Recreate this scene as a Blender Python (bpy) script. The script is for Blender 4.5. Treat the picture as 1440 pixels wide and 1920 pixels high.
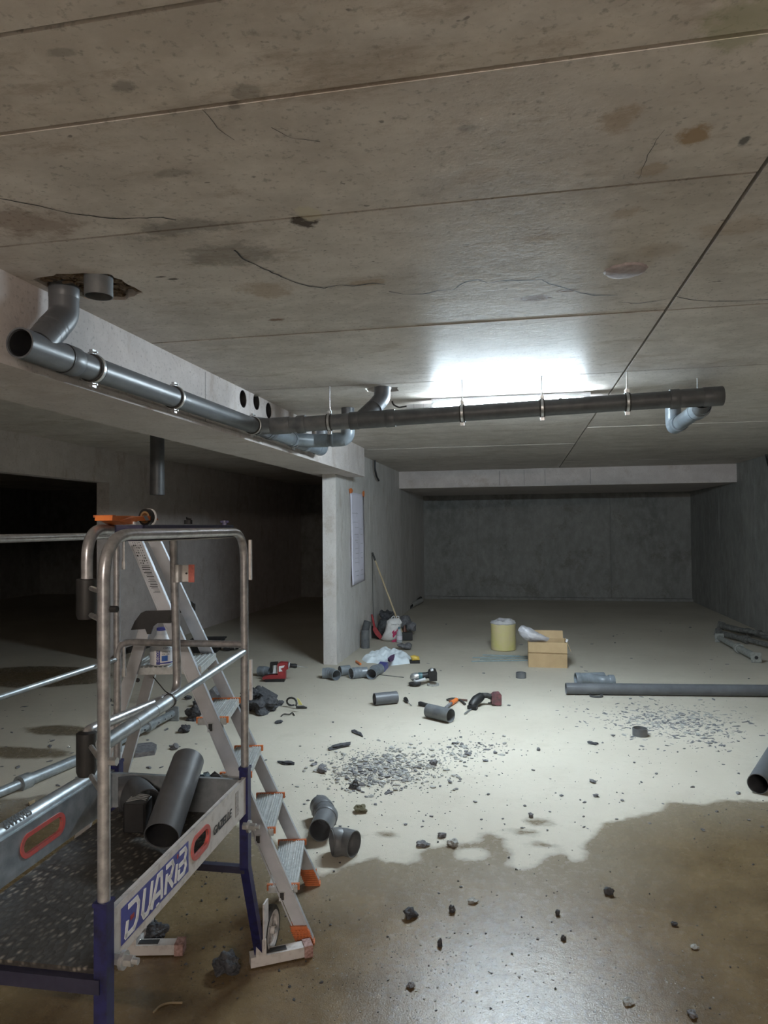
import bpy, bmesh, math, random
import numpy as np
from mathutils import Vector, Matrix, noise as mnoise

S = bpy.context.scene
for o in list(bpy.data.objects): bpy.data.objects.remove(o)
COL = S.collection
random.seed(7); RNG = np.random.default_rng(11)

# ------------------------------------------------------------------ camera
CZ = 1.5; FPX = 1300.0
_y, _p, _r = math.radians(11.1), math.radians(1.2), math.radians(-0.5)
FWD = Vector((-math.sin(_y)*math.cos(_p), math.cos(_y)*math.cos(_p), math.sin(_p)))
_rt = Vector((math.cos(_y), math.sin(_y), 0)); _up = _rt.cross(FWD)
RT = _rt*math.cos(_r) + _up*math.sin(_r); UP = -_rt*math.sin(_r) + _up*math.cos(_r)
CO = Vector((0, 0, CZ))
cam = bpy.data.cameras.new('camera'); camo = bpy.data.objects.new('camera', cam); COL.objects.link(camo)
cam.sensor_fit = 'VERTICAL'; cam.sensor_height = 24; cam.lens = 24*FPX/1920; cam.clip_start = .05; cam.clip_end = 100
M4 = Matrix.Identity(4)
for i in range(3):
    M4[i][0] = RT[i]; M4[i][1] = UP[i]; M4[i][2] = -FWD[i]; M4[i][3] = CO[i]
camo.matrix_world = M4; S.camera = camo

# ------------------------------------------------------------------ light
w = bpy.data.worlds.new('basement_dark'); S.world = w; w.use_nodes = True
w.node_tree.nodes['Background'].inputs[0].default_value = (.75, .8, 1, 1)
w.node_tree.nodes['Background'].inputs[1].default_value = .012
LED_POWER = 64.0          # emission strength of the site lamp above the cross pipe
REAR_FILL_POWER = 58.0         # emission strength of the fill lamp added behind the camera
S.view_settings.view_transform = 'Standard'; S.view_settings.look = 'None'
S.view_settings.gamma = 1; S.view_settings.use_curve_mapping = False
S.view_settings.exposure = 3.25

# ------------------------------------------------------------------ where a pixel of the photograph lies in the room
def ray(px, py): return FWD + RT*((px-720)/FPX) + UP*((960-py)/FPX)
def V(px, py, D): return CO + ray(px, py)*D
def onz(px, py, z): d = ray(px, py); return CO + d*((z-CZ)/d.z)
def onx(px, py, x): d = ray(px, py); return CO + d*(x/d.x)
def ony(px, py, y): d = ray(px, py); return CO + d*(y/d.y)
def fl(px, py): return onz(px, py, 0)
H = 2.41

# ------------------------------------------------------------------ materials
def newmat(name):
    m = bpy.data.materials.new(name); m.use_nodes = True
    nt = m.node_tree; b = nt.nodes['Principled BSDF']
    return m, nt, b
def N(nt, t, **k):
    n = nt.nodes.new(t)
    for a, v in k.items():
        if a in n.bl_rna.properties: setattr(n, a, v)
        else: n.inputs[a.replace('_', ' ')].default_value = v
    return n
def ramp(nt, fac, stops):
    r = nt.nodes.new('ShaderNodeValToRGB'); nt.links.new(fac, r.inputs[0])
    e = r.color_ramp.elements
    while len(e) < len(stops): e.new(.5)
    for i, (p, c) in enumerate(stops):
        e[i].position = p; e[i].color = (*c, 1) if len(c) == 3 else c
    return r.outputs[0]
def mix(nt, fac, a, b, mode='MIX'):
    n = nt.nodes.new('ShaderNodeMix'); n.data_type = 'RGBA'; n.blend_type = mode
    for s, v in ((0, fac), (6, a), (7, b)):
        if hasattr(v, 'is_linked') or isinstance(v, bpy.types.NodeSocket): nt.links.new(v, n.inputs[s])
        else: n.inputs[s].default_value = v if s == 0 else (*v, 1)
    return n.outputs[2]
def math_(nt, op, a, b=0.0, clamp=False):
    n = nt.nodes.new('ShaderNodeMath'); n.operation = op; n.use_clamp = clamp
    for s, v in ((0, a), (1, b)):
        if isinstance(v, bpy.types.NodeSocket): nt.links.new(v, n.inputs[s])
        else: n.inputs[s].default_value = v
    return n.outputs[0]
def noise(nt, scale, detail=4, rough=.6, stretch=None, co='Object'):
    tc = nt.nodes.new('ShaderNodeTexCoord'); s = tc.outputs[co]
    if stretch:
        mp = nt.nodes.new('ShaderNodeMapping'); mp.inputs['Scale'].default_value = stretch
        nt.links.new(s, mp.inputs[0]); s = mp.outputs[0]
    n = nt.nodes.new('ShaderNodeTexNoise'); nt.links.new(s, n.inputs['Vector'])
    n.inputs['Scale'].default_value = scale; n.inputs['Detail'].default_value = detail; n.inputs['Roughness'].default_value = rough
    return n.outputs['Fac']
def bump(nt, b, h, strength=.3, dist=.01):
    n = nt.nodes.new('ShaderNodeBump'); n.inputs['Strength'].default_value = strength; n.inputs['Distance'].default_value = dist
    nt.links.new(h, n.inputs['Height']); nt.links.new(n.outputs[0], b.inputs['Normal'])
MATS = {}
def mat(name, c, c2=None, rough=.5, metal=0., scale=20, bmp=0., spec=.5, alpha=1, trans=0, stretch=None, lo=.35, hi=.65):
    if name in MATS: return MATS[name]
    m, nt, b = newmat(name)
    b.inputs['Roughness'].default_value = rough; b.inputs['Metallic'].default_value = metal
    b.inputs['Specular IOR Level'].default_value = spec
    b.inputs['Alpha'].default_value = alpha; b.inputs['Transmission Weight'].default_value = trans
    if c2 is None: c2 = tuple(x*.78 for x in c)
    f = noise(nt, scale, 5, .6, stretch)
    nt.links.new(ramp(nt, f, [(lo, c), (hi, c2)]), b.inputs['Base Color'])
    if bmp: bump(nt, b, f, bmp, .004)
    MATS[name] = m; return m

def concrete(name, base, dark, light, stretch=(1, 1, 1), rough=.75, stains=(), bumps=.25, rvar=.15, speck=.5, warm=(.40,.27,.15), spec=.4):
    """cast concrete: broad clouds, streaks, fine pitting, plus stains of a shape and place of their own"""
    m, nt, b = newmat(name)
    n1 = noise(nt, .9, 6, .62, stretch); n2 = noise(nt, 6, 6, .65, tuple(k**.5 for k in stretch)); n3 = noise(nt, 60, 4, .6)
    c = mix(nt, ramp(nt, n1, [(.3, (0,)*3), (.7, (1,)*3)]), dark, base)
    c = mix(nt, ramp(nt, n2, [(.42, (0,)*3), (.72, (.75,)*3)]), c, light)
    f = ramp(nt, n3, [(.30, (speck,)*3), (.43, (0,)*3)])
    c = mix(nt, f, c, tuple(x*.45 for x in dark))
    pn = noise(nt, 14, 5, .7, (1, 2.2, 1))
    c = mix(nt, ramp(nt, pn, [(.69, (0,)*3), (.78, (.55*speck*2,)*3)]), c, tuple(x*.5 for x in dark))
    rub = noise(nt, 1.9, 9, .80, (1, 2.6, 1)); c = mix(nt, ramp(nt, rub, [(.54, (0,)*3), (.64, (.6,)*3), (.70, (.2,)*3)]), c, tuple(x*k for x, k in zip(dark, (.78, .70, .62))))
    dot = noise(nt, 23, 2, .5, (1, 1.4, 1)); c = mix(nt, ramp(nt, dot, [(.745, (0,)*3), (.78, (.7,)*3)]), c, tuple(x*.3 for x in dark))
    if stains:
        tc = nt.nodes.new('ShaderNodeTexCoord'); d = noise(nt, 9, 5, .75)
    for (cx, cy, rx, ry, col, amt) in stains:
        mp = nt.nodes.new('ShaderNodeMapping'); mp.vector_type = 'POINT'
        mp.inputs['Location'].default_value = (-cx/rx, -cy/ry, 0); mp.inputs['Scale'].default_value = (1/rx, 1/ry, 0)
        nt.links.new(tc.outputs['Object'], mp.inputs[0])
        L = nt.nodes.new('ShaderNodeVectorMath'); L.operation = 'LENGTH'; nt.links.new(mp.outputs[0], L.inputs[0])
        v = math_(nt, 'ADD', L.outputs['Value'], math_(nt, 'MULTIPLY', math_(nt, 'SUBTRACT', d, .5), 2.6))
        v = math_(nt, 'MULTIPLY', math_(nt, 'SUBTRACT', 1.0, v), 2.5, True)
        c = mix(nt, math_(nt, 'MULTIPLY', v, amt), c, col)
    nt.links.new(c, b.inputs['Base Color'])
    rr = nt.nodes.new('ShaderNodeMapRange'); nt.links.new(n2, rr.inputs[0])
    rr.inputs[3].default_value = rough-rvar; rr.inputs[4].default_value = rough+rvar
    nt.links.new(rr.outputs[0], b.inputs['Roughness'])
    hh = math_(nt, 'ADD', math_(nt, 'MULTIPLY', n3, .35), n2)
    bump(nt, b, hh, bumps, .01); b.inputs['Specular IOR Level'].default_value = spec
    MATS[name] = m; return m

def cst(px, py, rx, ry, col, amt):
    p = onz(px, py, H); return (p.x, p.y, rx*1.3, ry*1.3, col, amt)
RUST = (.17, .085, .045); TAN = (.34, .23, .13); GREY = (.14, .125, .11); PALE = (.62, .60, .56)
ceil_stains = [cst(1300, 255, .035, .035, TAN, .85), cst(1160, 230, .04, .05, TAN, .5), cst(1225, 318, .035, .03, TAN, .45),
    cst(1000, 560, .055, .035, RUST, .9), cst(1065, 545, .03, .015, RUST, .7), cst(515, 600, .035, .02, RUST, .8), cst(1010, 445, .06, .04, TAN, .4),
    cst(1170, 400, .05, .04, TAN, .4), cst(40, 420, .14, .09, RUST, .45), cst(330, 430, .16, .05, GREY, .5),
    cst(430, 480, .14, .10, GREY, .45), cst(500, 545, .10, .08, TAN, .45), cst(570, 415, .03, .04, (.05, .035, .025), .9),
    cst(575, 400, .03, .035, (.60, .55, .44), .85), cst(235, 165, .022, .018, GREY, .5), cst(120, 100, .03, .012, GREY, .4), cst(460, 175, .03, .02, GREY, .4),
    cst(700, 530, .07, .03, TAN, .5), cst(300, 520, .022, .008, (.05, .04, .03), .8), cst(325, 524, .02, .008, (.05, .04, .03), .8), cst(1380, 425, .10, .06, TAN, .3),
    cst(440, 200, .015, .01, GREY, .5), cst(330, 325, .06, .02, GREY, .35), cst(900, 330, .05, .03, TAN, .25), cst(1240, 470, .08, .05, TAN, .2), cst(880, 240, .02, .012, GREY, .4), cst(1395, 265, .012, .02, (.06, .06, .06), .8), cst(1400, 40, .07, .06, (.33, .34, .20), .5),
    cst(400, 505, .07, .025, PALE, .45), cst(830, 610, .25, .06, (.50, .47, .42), .4)]
M_ceil = concrete('ceiling_concrete', (.62, .57, .525), (.45, .41, .37), (.72, .67, .62), (1, 1.6, 1), .47, ceil_stains, .14, .06, .5, spec=.05)
M_beam = concrete('beam_concrete', (.60, .545, .52), (.50, .45, .43), (.68, .63, .605), (1, 1, 1.5), .7)
M_wall = concrete('wall_concrete', (.64, .61, .59), (.52, .50, .475), (.72, .70, .68), (2.2, 2.2, .35), .7, speck=.3)
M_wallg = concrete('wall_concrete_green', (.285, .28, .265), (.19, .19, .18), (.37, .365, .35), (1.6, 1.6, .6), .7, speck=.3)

# floor: the 'wet' attribute holds where water has spread (a stain with its own outline)
def floor_mat():
    m, nt, b = newmat('floor_screed')
    at = N(nt, 'ShaderNodeAttribute', attribute_name='wet')
    mid = noise(nt, 3.2, 6, .7); fine = noise(nt, 26, 5, .7); grain = noise(nt, 190, 3, .6); big = noise(nt, .8, 4, .6)
    sd = math_(nt, 'ADD', at.outputs['Fac'], math_(nt, 'MULTIPLY', math_(nt, 'SUBTRACT', mid, .5), .16))
    sd = math_(nt, 'ADD', sd, math_(nt, 'MULTIPLY', math_(nt, 'SUBTRACT', fine, .5), .05))
    wet = math_(nt, 'ADD', math_(nt, 'MULTIPLY', sd, 28.0), .5, True)
    deep = math_(nt, 'MULTIPLY', sd, 2.2, True)
    dry = mix(nt, ramp(nt, big, [(.35, (0,)*3), (.68, (1,)*3)]), (.475, .435, .36), (.575, .535, .45))
    dry = mix(nt, ramp(nt, mid, [(.5, (0,)*3), (.74, (.6,)*3)]), dry, (.40, .36, .29))
    dry = mix(nt, ramp(nt, fine, [(.27, (.5,)*3), (.40, (0,)*3)]), dry, (.28, .26, .22))
    wc = mix(nt, ramp(nt, mid, [(.38, (0,)*3), (.62, (1,)*3)]), (.125, .085, .042), (.195, .138, .072))
    wc = mix(nt, deep, (.245, .205, .148), wc)
    wc = mix(nt, ramp(nt, grain, [(.3, (.25,)*3), (.45, (0,)*3)]), wc, (.12, .09, .06))
    c = mix(nt, wet, dry, wc); nt.links.new(c, b.inputs['Base Color'])
    r = nt.nodes.new('ShaderNodeMapRange'); nt.links.new(wet, r.inputs[0]); r.inputs[3].default_value = .75; r.inputs[4].default_value = .26
    nt.links.new(math_(nt, 'ADD', r.outputs[0], math_(nt, 'MULTIPLY', math_(nt, 'SUBTRACT', fine, .5), .25)), b.inputs['Roughness'])
    hh = math_(nt, 'ADD', math_(nt, 'MULTIPLY', fine, .6), math_(nt, 'MULTIPLY', grain, .5))
    bump(nt, b, hh, .45, .004)
    return m
M_floor = floor_mat()

pvc = mat('grey_pvc', (.135, .142, .155), (.10, .106, .116), .40, 0, 9, .02)
pvcd = mat('dusty_grey_pvc', (.10, .108, .118), (.16, .165, .17), .45, 0, 14, .05)
pvcl = mat('pale_grey_pvc', (.22, .25, .28), (.15, .17, .19), .32, 0, 9)
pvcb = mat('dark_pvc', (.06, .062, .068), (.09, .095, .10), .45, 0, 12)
zinc = mat('zinc_steel', (.62, .63, .64), (.40, .41, .42), .35, .75, 30, .02)
galv = mat('galvanised_steel', (.46, .50, .53), (.30, .34, .37), .42, .6, 22, .03)
alu = mat('aluminium', (.49, .51, .55), (.42, .44, .475), .38, .45, 14)
alud = mat('ribbed_aluminium', (.55, .57, .57), (.40, .42, .42), .5, .35, 60, .05)
tube = mat('painted_steel_tube', (.46, .46, .475), (.29, .29, .30), .33, .6, 45, .05)
wpaint = mat('white_painted_steel', (.62, .60, .59), (.42, .39, .38), .5, .1, 35, .04, lo=.5, hi=.72)
navy = mat('navy_painted_steel', (.018, .02, .105), (.010, .010, .035), .45, .1, 40, .03, lo=.45, hi=.7)
navyp = mat('blue_sticker', (.06, .07, .33), (.05, .06, .25), .4, 0, 90)
black = mat('black_plastic', (.012, .012, .013), (.020, .020, .021), .5, 0, 30)
rubber = mat('black_rubber', (.02, .02, .02), (.06, .058, .055), .8, 0, 50, .1)
orange = mat('orange_plastic', (.58, .17, .06), (.28, .10, .05), .5, 0, 45, .03, lo=.45, hi=.75)
orangeb = mat('bright_orange_plastic', (.85, .25, .06), (.68, .18, .05), .45, 0, 12)
red = mat('red_plastic', (.38, .045, .05), (.26, .03, .035), .45, 0, 18)
redr = mat('red_reflector', (.62, .17, .13), (.45, .12, .10), .4, 0, 60)
white = mat('white_paint', (.82, .82, .83), (.74, .74, .76), .45)
whitel = mat('white_plastic', (.66, .68, .70), (.56, .58, .61), .4, 0, 6)
ink = mat('black_ink_and_shade', (.02, .02, .025), (.03, .03, .03), .6)  # black for print and marks; also painted shade inside pipe and beam holes
rock = mat('broken_concrete', (.20, .20, .21), (.10, .10, .11), .85, 0, 40, .5)
rockd = mat('dark_broken_concrete', (.085, .087, .095), (.035, .036, .042), .9, 0, 45, .6)
rockl = mat('pale_broken_concrete', (.42, .42, .40), (.24, .24, .23), .85, 0, 40, .5)
paper = mat('paper', (.80, .78, .90), (.74, .72, .84), .7, 0, 3)
cloth = mat('white_cotton', (.80, .88, .93), (.70, .78, .84), .9, 0, 12, .1)
card = mat('cardboard', (.50, .36, .20), (.44, .31, .17), .8, 0, 6)
wood = mat('pale_wood', (.50, .40, .26), (.36, .28, .17), .6, 0, 8, 0, stretch=(1, 1, .2))
sack = mat('dark_sacking', (.045, .05, .055), (.10, .105, .11), .75, 0, 35, .5)
mud = mat('fibrous_mud', (.20, .14, .085), (.07, .045, .03), .95, 0, 60, .9)

# ------------------------------------------------------------------ mesh kit
class MB:
    def __init__(s): s.v = []; s.f = []
    def add(s, vs, fs):
        o = len(s.v); s.v += [Vector(p) for p in vs]; s.f += [tuple(i+o for i in f) for f in fs]; return s
    def hexa(s, p):
        return s.add(p, [(0, 3, 2, 1), (4, 5, 6, 7), (0, 1, 5, 4), (1, 2, 6, 5), (2, 3, 7, 6), (3, 0, 4, 7)])
    def box(s, c, size, R=None):
        c = Vector(c); h = Vector(size)/2
        p = [Vector((x*h.x, y*h.y, z*h.z)) for z in (-1, 1) for x, y in ((-1, -1), (1, -1), (1, 1), (-1, 1))]
        if R is not None: p = [R @ q for q in p]
        return s.hexa([c+q for q in p])
    def bx(s, x0, x1, y0, y1, z0, z1): return s.box(((x0+x1)/2, (y0+y1)/2, (z0+z1)/2), (x1-x0, y1-y0, z1-z0))
    def bevbox(s, c, size, b, R=None):
        """box with its vertical edges cut"""
        h = Vector(size)/2; c = Vector(c)
        o = [(h.x-b, -h.y), (h.x, -h.y+b), (h.x, h.y-b), (h.x-b, h.y), (-h.x+b, h.y), (-h.x, h.y-b), (-h.x, -h.y+b), (-h.x+b, -h.y)]
        vs = []
        for z, k in ((-h.z, b*.5), (-h.z+b*.5, 0), (h.z-b*.5, 0), (h.z, b*.5)):
            for x, y in o: vs.append(Vector((x-math.copysign(k, x), y-math.copysign(k, y), z)))
        if R is not None: vs = [R @ q for q in vs]
        f = [tuple(range(7, -1, -1)), tuple(range(24, 32))]
        for l in range(3):
            for i in range(8): j = (i+1) % 8; f.append((l*8+i, l*8+j, l*8+8+j, l*8+8+i))
        return s.add([c+q for q in vs], f)
    def sweep(s, pts, r, n=16, inner=None, flat=1.0):
        pts = [Vector(p) for p in pts]; m = len(pts)
        rs = r if isinstance(r, (list, tuple)) else [r]*m
        T = [((pts[min(i+1, m-1)]-pts[max(i-1, 0)]).normalized()) for i in range(m)]
        a = Vector((0, 0, 1)) if abs(T[0].z) < .9 else Vector((1, 0, 0))
        u = (a-T[0]*a.dot(T[0])).normalized(); vs = []; rings = []
        for i in range(m):
            u = (u-T[i]*u.dot(T[i])).normalized(); v = T[i].cross(u)
            rings.append((pts[i], u.copy(), v))
        def ring(rf):
            out = []
            for i, (p, u, v) in enumerate(rings):
                for k in range(n):
                    t = 2*math.pi*k/n; out.append(p+(u*math.cos(t)*flat+v*math.sin(t))*rf(i))
            return out
        vs = ring(lambda i: rs[i]); fs = []
        for i in range(m-1):
            for k in range(n):
                j = (k+1) % n; fs.append((i*n+k, i*n+j, (i+1)*n+j, (i+1)*n+k))
        if inner is None:
            fs.append(tuple(range(n-1, -1, -1))); fs.append(tuple(range((m-1)*n, m*n)))
        else:
            o = m*n; vs += ring(lambda i: max(rs[i]-inner, .001))
            for i in range(m-1):
                for k in range(n):
                    j = (k+1) % n; fs.append((o+i*n+k, o+(i+1)*n+k, o+(i+1)*n+j, o+i*n+j))
            for k in range(n):
                j = (k+1) % n
                fs.append((k, o+k, o+j, j)); e = (m-1)*n; fs.append((e+k, e+j, o+e+j, o+e+k))
        return s.add(vs, fs)
    def lathe(s, c, prof, n=20, R=None, closed=True):
        c = Vector(c); vs = []; m = len(prof)
        for r, z in prof:
            for k in range(n):
                t = 2*math.pi*k/n; p = Vector((r*math.cos(t), r*math.sin(t), z)); vs.append(c+(R @ p if R is not None else p))
        fs = []
        for i in range(m-1):
            for k in range(n): j = (k+1) % n; fs.append((i*n+k, i*n+j, (i+1)*n+j, (i+1)*n+k))
        if closed: fs.append(tuple(range(n-1, -1, -1))); fs.append(tuple(range((m-1)*n, m*n)))
        return s.add(vs, fs)
    def prism(s, poly, d):
        """poly: 3-D points of a flat outline, d: thickness vector"""
        n = len(poly); d = Vector(d); P = [Vector(p) for p in poly]
        return s.add(P+[p+d for p in P], [tuple(range(n-1, -1, -1)), tuple(range(n, 2*n))]+[(i, (i+1) % n, n+(i+1) % n, n+i) for i in range(n)])
    def rock(s, c, r, sq=(1, 1, .7), seed=0, sub=1, rough=.45):
        vs, fs = ICO[sub]; rg = random.Random(seed); off = Vector((rg.random()*50, rg.random()*50, rg.random()*50))
        rz = Matrix.Rotation(rg.random()*6.28, 3, 'Z')
        out = []
        for p in vs:
            k = 1+rough*mnoise.noise(p*1.3+off)*1.6+rough*.6*mnoise.noise(p*3.1+off)
            q = p*k; q = Vector((q.x*sq[0], q.y*sq[1], q.z*sq[2])); out.append(Vector(c)+(rz @ q)*r)
        return s.add(out, fs)
    def mesh(s, name, base, smooth):
        me = bpy.data.meshes.new(name)
        me.from_pydata([tuple(p-base) for p in s.v], [], s.f)
        bm = bmesh.new(); bm.from_mesh(me); bmesh.ops.recalc_face_normals(bm, faces=bm.faces); bm.to_mesh(me); bm.free()
        if smooth:
            me.shade_smooth(); me.set_sharp_from_angle(angle=math.radians(smooth))
        return me
    def build(s, name, m, parent=None, base=None, smooth=35, label=None, kind=None):
        b = wpos(parent) if parent else Vector((0, 0, 0))
        if base is not None: org = Vector(base)
        else: org = b
        me = s.mesh(name, org, smooth); o = bpy.data.objects.new(name, me); COL.objects.link(o)
        o.location = org-b if parent else org
        if parent: o.parent = parent
        me.materials.append(m)
        if label: o['label'] = label
        if kind: o['kind'] = kind
        return o
def wpos(o):
    p = Vector((0, 0, 0))
    while o: p += o.location; o = o.parent
    return p
def _ico(sub):
    bm = bmesh.new(); bmesh.ops.create_icosphere(bm, subdivisions=sub, radius=1)
    bm.verts.ensure_lookup_table(); vs = [v.co.copy() for v in bm.verts]; fs = [tuple(v.index for v in f.verts) for f in bm.faces]; bm.free(); return vs, fs
ICO = {i: _ico(i) for i in (1, 2, 3, 4)}
def thing(name, label, cat, loc=(0, 0, 0), group=None):
    o = bpy.data.objects.new(name, None); COL.objects.link(o); o.location = loc; o.empty_display_size = .1
    return tag(o, label, cat, group)
def tag(o, label, cat, group=None, kind=None):
    o['label'] = label; o['category'] = cat
    if group: o['group'] = group
    if kind: o['kind'] = kind
    return o
def struct(name, parent=None):
    o = bpy.data.objects.new(name, None); COL.objects.link(o); o['kind'] = 'structure'; return o
def solo(mb, name, m, label, cat, base, group=None, kind=None, smooth=35):
    return tag(mb.build(name, m, None, base, smooth), label, cat, group, kind)
def fillet(pts, r, n=6):
    pts = [Vector(p) for p in pts]; out = [pts[0]]
    rr = r if isinstance(r, (list, tuple)) else [r]*(len(pts)-2)
    for i in range(1, len(pts)-1):
        a, b, c = pts[i-1:i+2]; d1 = (a-b).normalized(); d2 = (c-b).normalized()
        ang = d1.angle(d2)
        if abs(ang-math.pi) < .02 or rr[i-1] <= 0: out.append(b); continue
        t = min(rr[i-1]/math.tan(ang/2), (a-b).length*.49, (c-b).length*.49)
        p0, p1 = b+d1*t, b+d2*t
        for k in range(n+1):
            u = k/n; out.append(p0*(1-u)**2+b*2*u*(1-u)+p1*u*u)
    out.append(pts[-1]); return out
def boolean(o, cutters, op='DIFFERENCE'):
    for cu in cutters:
        co = bpy.data.objects.new('cut', cu.mesh('cut', Vector((0, 0, 0)), 0)); COL.objects.link(co)
        md = o.modifiers.new('b', 'BOOLEAN'); md.operation = op; md.object = co; md.solver = 'EXACT'
        bpy.context.view_layer.update()
        dg = bpy.context.evaluated_depsgraph_get()
        me = bpy.data.meshes.new_from_object(o.evaluated_get(dg)); o.modifiers.clear(); o.data = me
        bpy.data.objects.remove(co)
def text(s, name, m, parent, org, ux, uy, size, label=None, shear=0, ext=.0004, bold=0.0, alx='LEFT', track=1.0):
    """flat lettering standing on a face; ux = reading direction, uy = up"""
    cu = bpy.data.curves.new(name, 'FONT'); cu.body = s; cu.size = size; cu.shear = shear; cu.extrude = ext
    cu.offset = bold; cu.align_x = alx; cu.resolution_u = 3; cu.space_character = track
    tmp = bpy.data.objects.new('t', cu); me = bpy.data.meshes.new_from_object(tmp); bpy.data.objects.remove(tmp)
    ux = Vector(ux).normalized(); uy = Vector(uy); uy = (uy-ux*uy.dot(ux)).normalized(); uz = ux.cross(uy)
    base = wpos(parent) if parent else Vector((0, 0, 0))
    for v in me.vertices: v.co = Vector(org)-base+ux*v.co.x+uy*v.co.y+uz*(v.co.z+ext)
    me.materials.clear(); me.materials.append(m)
    o = bpy.data.objects.new(name, me); COL.objects.link(o)
    if parent: o.parent = parent
    if label: o['label'] = label
    return o
def rotx(axis_from, to): return Vector(axis_from).rotation_difference(Vector(to)).to_matrix()
def frame(x, z=(0, 0, 1)):
    x = Vector(x).normalized(); y = Vector(z).cross(x).normalized(); z = x.cross(y)
    return Matrix((x, y, z)).transposed()

# ================================================================== SETTING
XL, XR, Y0, YB = -11.0, 3.25, -6.5, 14.35
# --- floor
poly_px = [(1460, 1502), (1363, 1502), (1317, 1511), (1281, 1505), (1250, 1500), (1242, 1518), (1204, 1529), (1137, 1542), (1121, 1562), (1085, 1586), (1098, 1612), (1078, 1612),
    (1060, 1598), (1029, 1600), (1003, 1624), (975, 1629), (957, 1621), (960, 1603), (947, 1588), (944, 1572), (921, 1560), (898, 1562), (890, 1578), (854, 1585), (808, 1588),
    (792, 1600), (790, 1614), (762, 1621), (726, 1619), (706, 1604), (640, 1628), (600, 1640), (560, 1600), (470, 1560), (400, 1500), (280, 1470), (150, 1480), (0, 1500), (-400, 1560), (-400, 2600), (2400, 2600), (2400, 1502)]
poly = [fl(*p) for p in poly_px]
blobs = [(1011, 1541, .085, .05), (981, 1560, .075, .035), (730, 1565, .07, .035), (660, 1570, .04, .02), (1025, 1585, .05, .02), (60, 1268, .9, .5), (250, 1310, .35, .16), (120, 1370, .35, .12), (20, 1410, .4, .12)]
isl = [(885, 1602, .06, .05)]
def axis(lo, hi, a, b, fine, coarse):
    return np.concatenate([np.arange(lo, a, coarse), np.arange(a, b, fine), np.arange(b, hi, coarse), [hi]])
gx = axis(XL, XR, -3.0, 2.2, .026, .3); gy = axis(Y0, YB, 1.1, 4.9, .026, .3)
X, Y = np.meshgrid(gx, gy); PX, PY = X.ravel(), Y.ravel()
dist = np.full(PX.shape, 1e9); ins = np.zeros(PX.shape, bool)
for i in range(len(poly)):
    a, b = poly[i], poly[(i+1) % len(poly)]
    ex, ey = b.x-a.x, b.y-a.y; t = np.clip(((PX-a.x)*ex+(PY-a.y)*ey)/(ex*ex+ey*ey), 0, 1)
    dist = np.minimum(dist, np.hypot(PX-a.x-t*ex, PY-a.y-t*ey))
    c = ((a.y > PY) != (b.y > PY)) & (PX < (b.x-a.x)*(PY-a.y)/((b.y-a.y) if b.y != a.y else 1e-9)+a.x); ins ^= c
sd = np.where(ins, dist, -dist)
for px, py, rx, ry in blobs:
    p = fl(px, py); q = (1-np.hypot((PX-p.x)/rx, (PY-p.y)/ry))*min(rx, ry); sd = np.maximum(sd, q)
for px, py, rx, ry in isl:
    p = fl(px, py); q = (1-np.hypot((PX-p.x)/rx, (PY-p.y)/ry))*min(rx, ry); sd = np.minimum(sd, -q)
sd = np.clip(sd, -.6, .6)
me = bpy.data.meshes.new('floor'); nx, ny = len(gx), len(gy)
idx = np.arange(nx*ny).reshape(ny, nx)
quads = np.stack([idx[:-1, :-1], idx[:-1, 1:], idx[1:, 1:], idx[1:, :-1]], -1).reshape(-1, 4)
me.vertices.add(nx*ny); me.vertices.foreach_set('co', np.stack([PX, PY, np.zeros_like(PX)], 1).ravel())
me.loops.add(quads.size); me.loops.foreach_set('vertex_index', quads.ravel().astype(np.int32))
me.polygons.add(len(quads)); me.polygons.foreach_set('loop_start', np.arange(0, quads.size, 4, dtype=np.int32))
me.update(calc_edges=True); at = me.attributes.new('wet', 'FLOAT', 'POINT'); at.data.foreach_set('value', sd.astype(np.float32))
me.materials.append(M_floor); fo = bpy.data.objects.new('floor', me); COL.objects.link(fo); fo['kind'] = 'structure'

# --- ceiling of cast planks with open joints
ceil = struct('ceiling')
MB().bx(XL-.2, XR+.2, Y0-.2, YB+.2, H+.2, H+.3).build('slab_backing', mat('joint_dirt', (.05, .042, .034), (.09, .075, .06), .9), ceil)
g = .006; planks = []
SX = .62
colA = [Y0, -5.3, -4.1, -2.9, -1.7, -.5, .5, 1.10, 1.38, 1.935, 3.11, 4.325, 5.53, 6.78, 8.0, 9.2, 10.3, 11.4]
colB = [Y0, -5.0, -3.8, -2.6, -1.4, -.2, .5, 1.60, 3.11, 4.31, 5.50, 6.72, 7.95, 9.2, 10.3, 11.4]
colC = [Y0, -4, -1.5, 1, 3.5, 6, 8.5, 11, YB]
def planks_(x0, x1, ys):
    for a, b in zip(ys[:-1], ys[1:]):
        dz = random.uniform(0, .003)
        planks.append((x0, x1, a, b, MB().bx(x0+g, x1-g, a+g, b-g, H+dz, H+.2).build('plank', M_ceil, ceil, smooth=0)))
planks_(-2.0, SX, colA); planks_(SX, XR, colB); planks_(-6.5, -2.0, colC); planks_(XL, -6.5, [Y0, -1, 4, 9, YB])
def plank_at(x, y):
    return [p[4] for p in planks if p[0] < x < p[1] and p[2] < y < p[3]][0]
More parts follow.
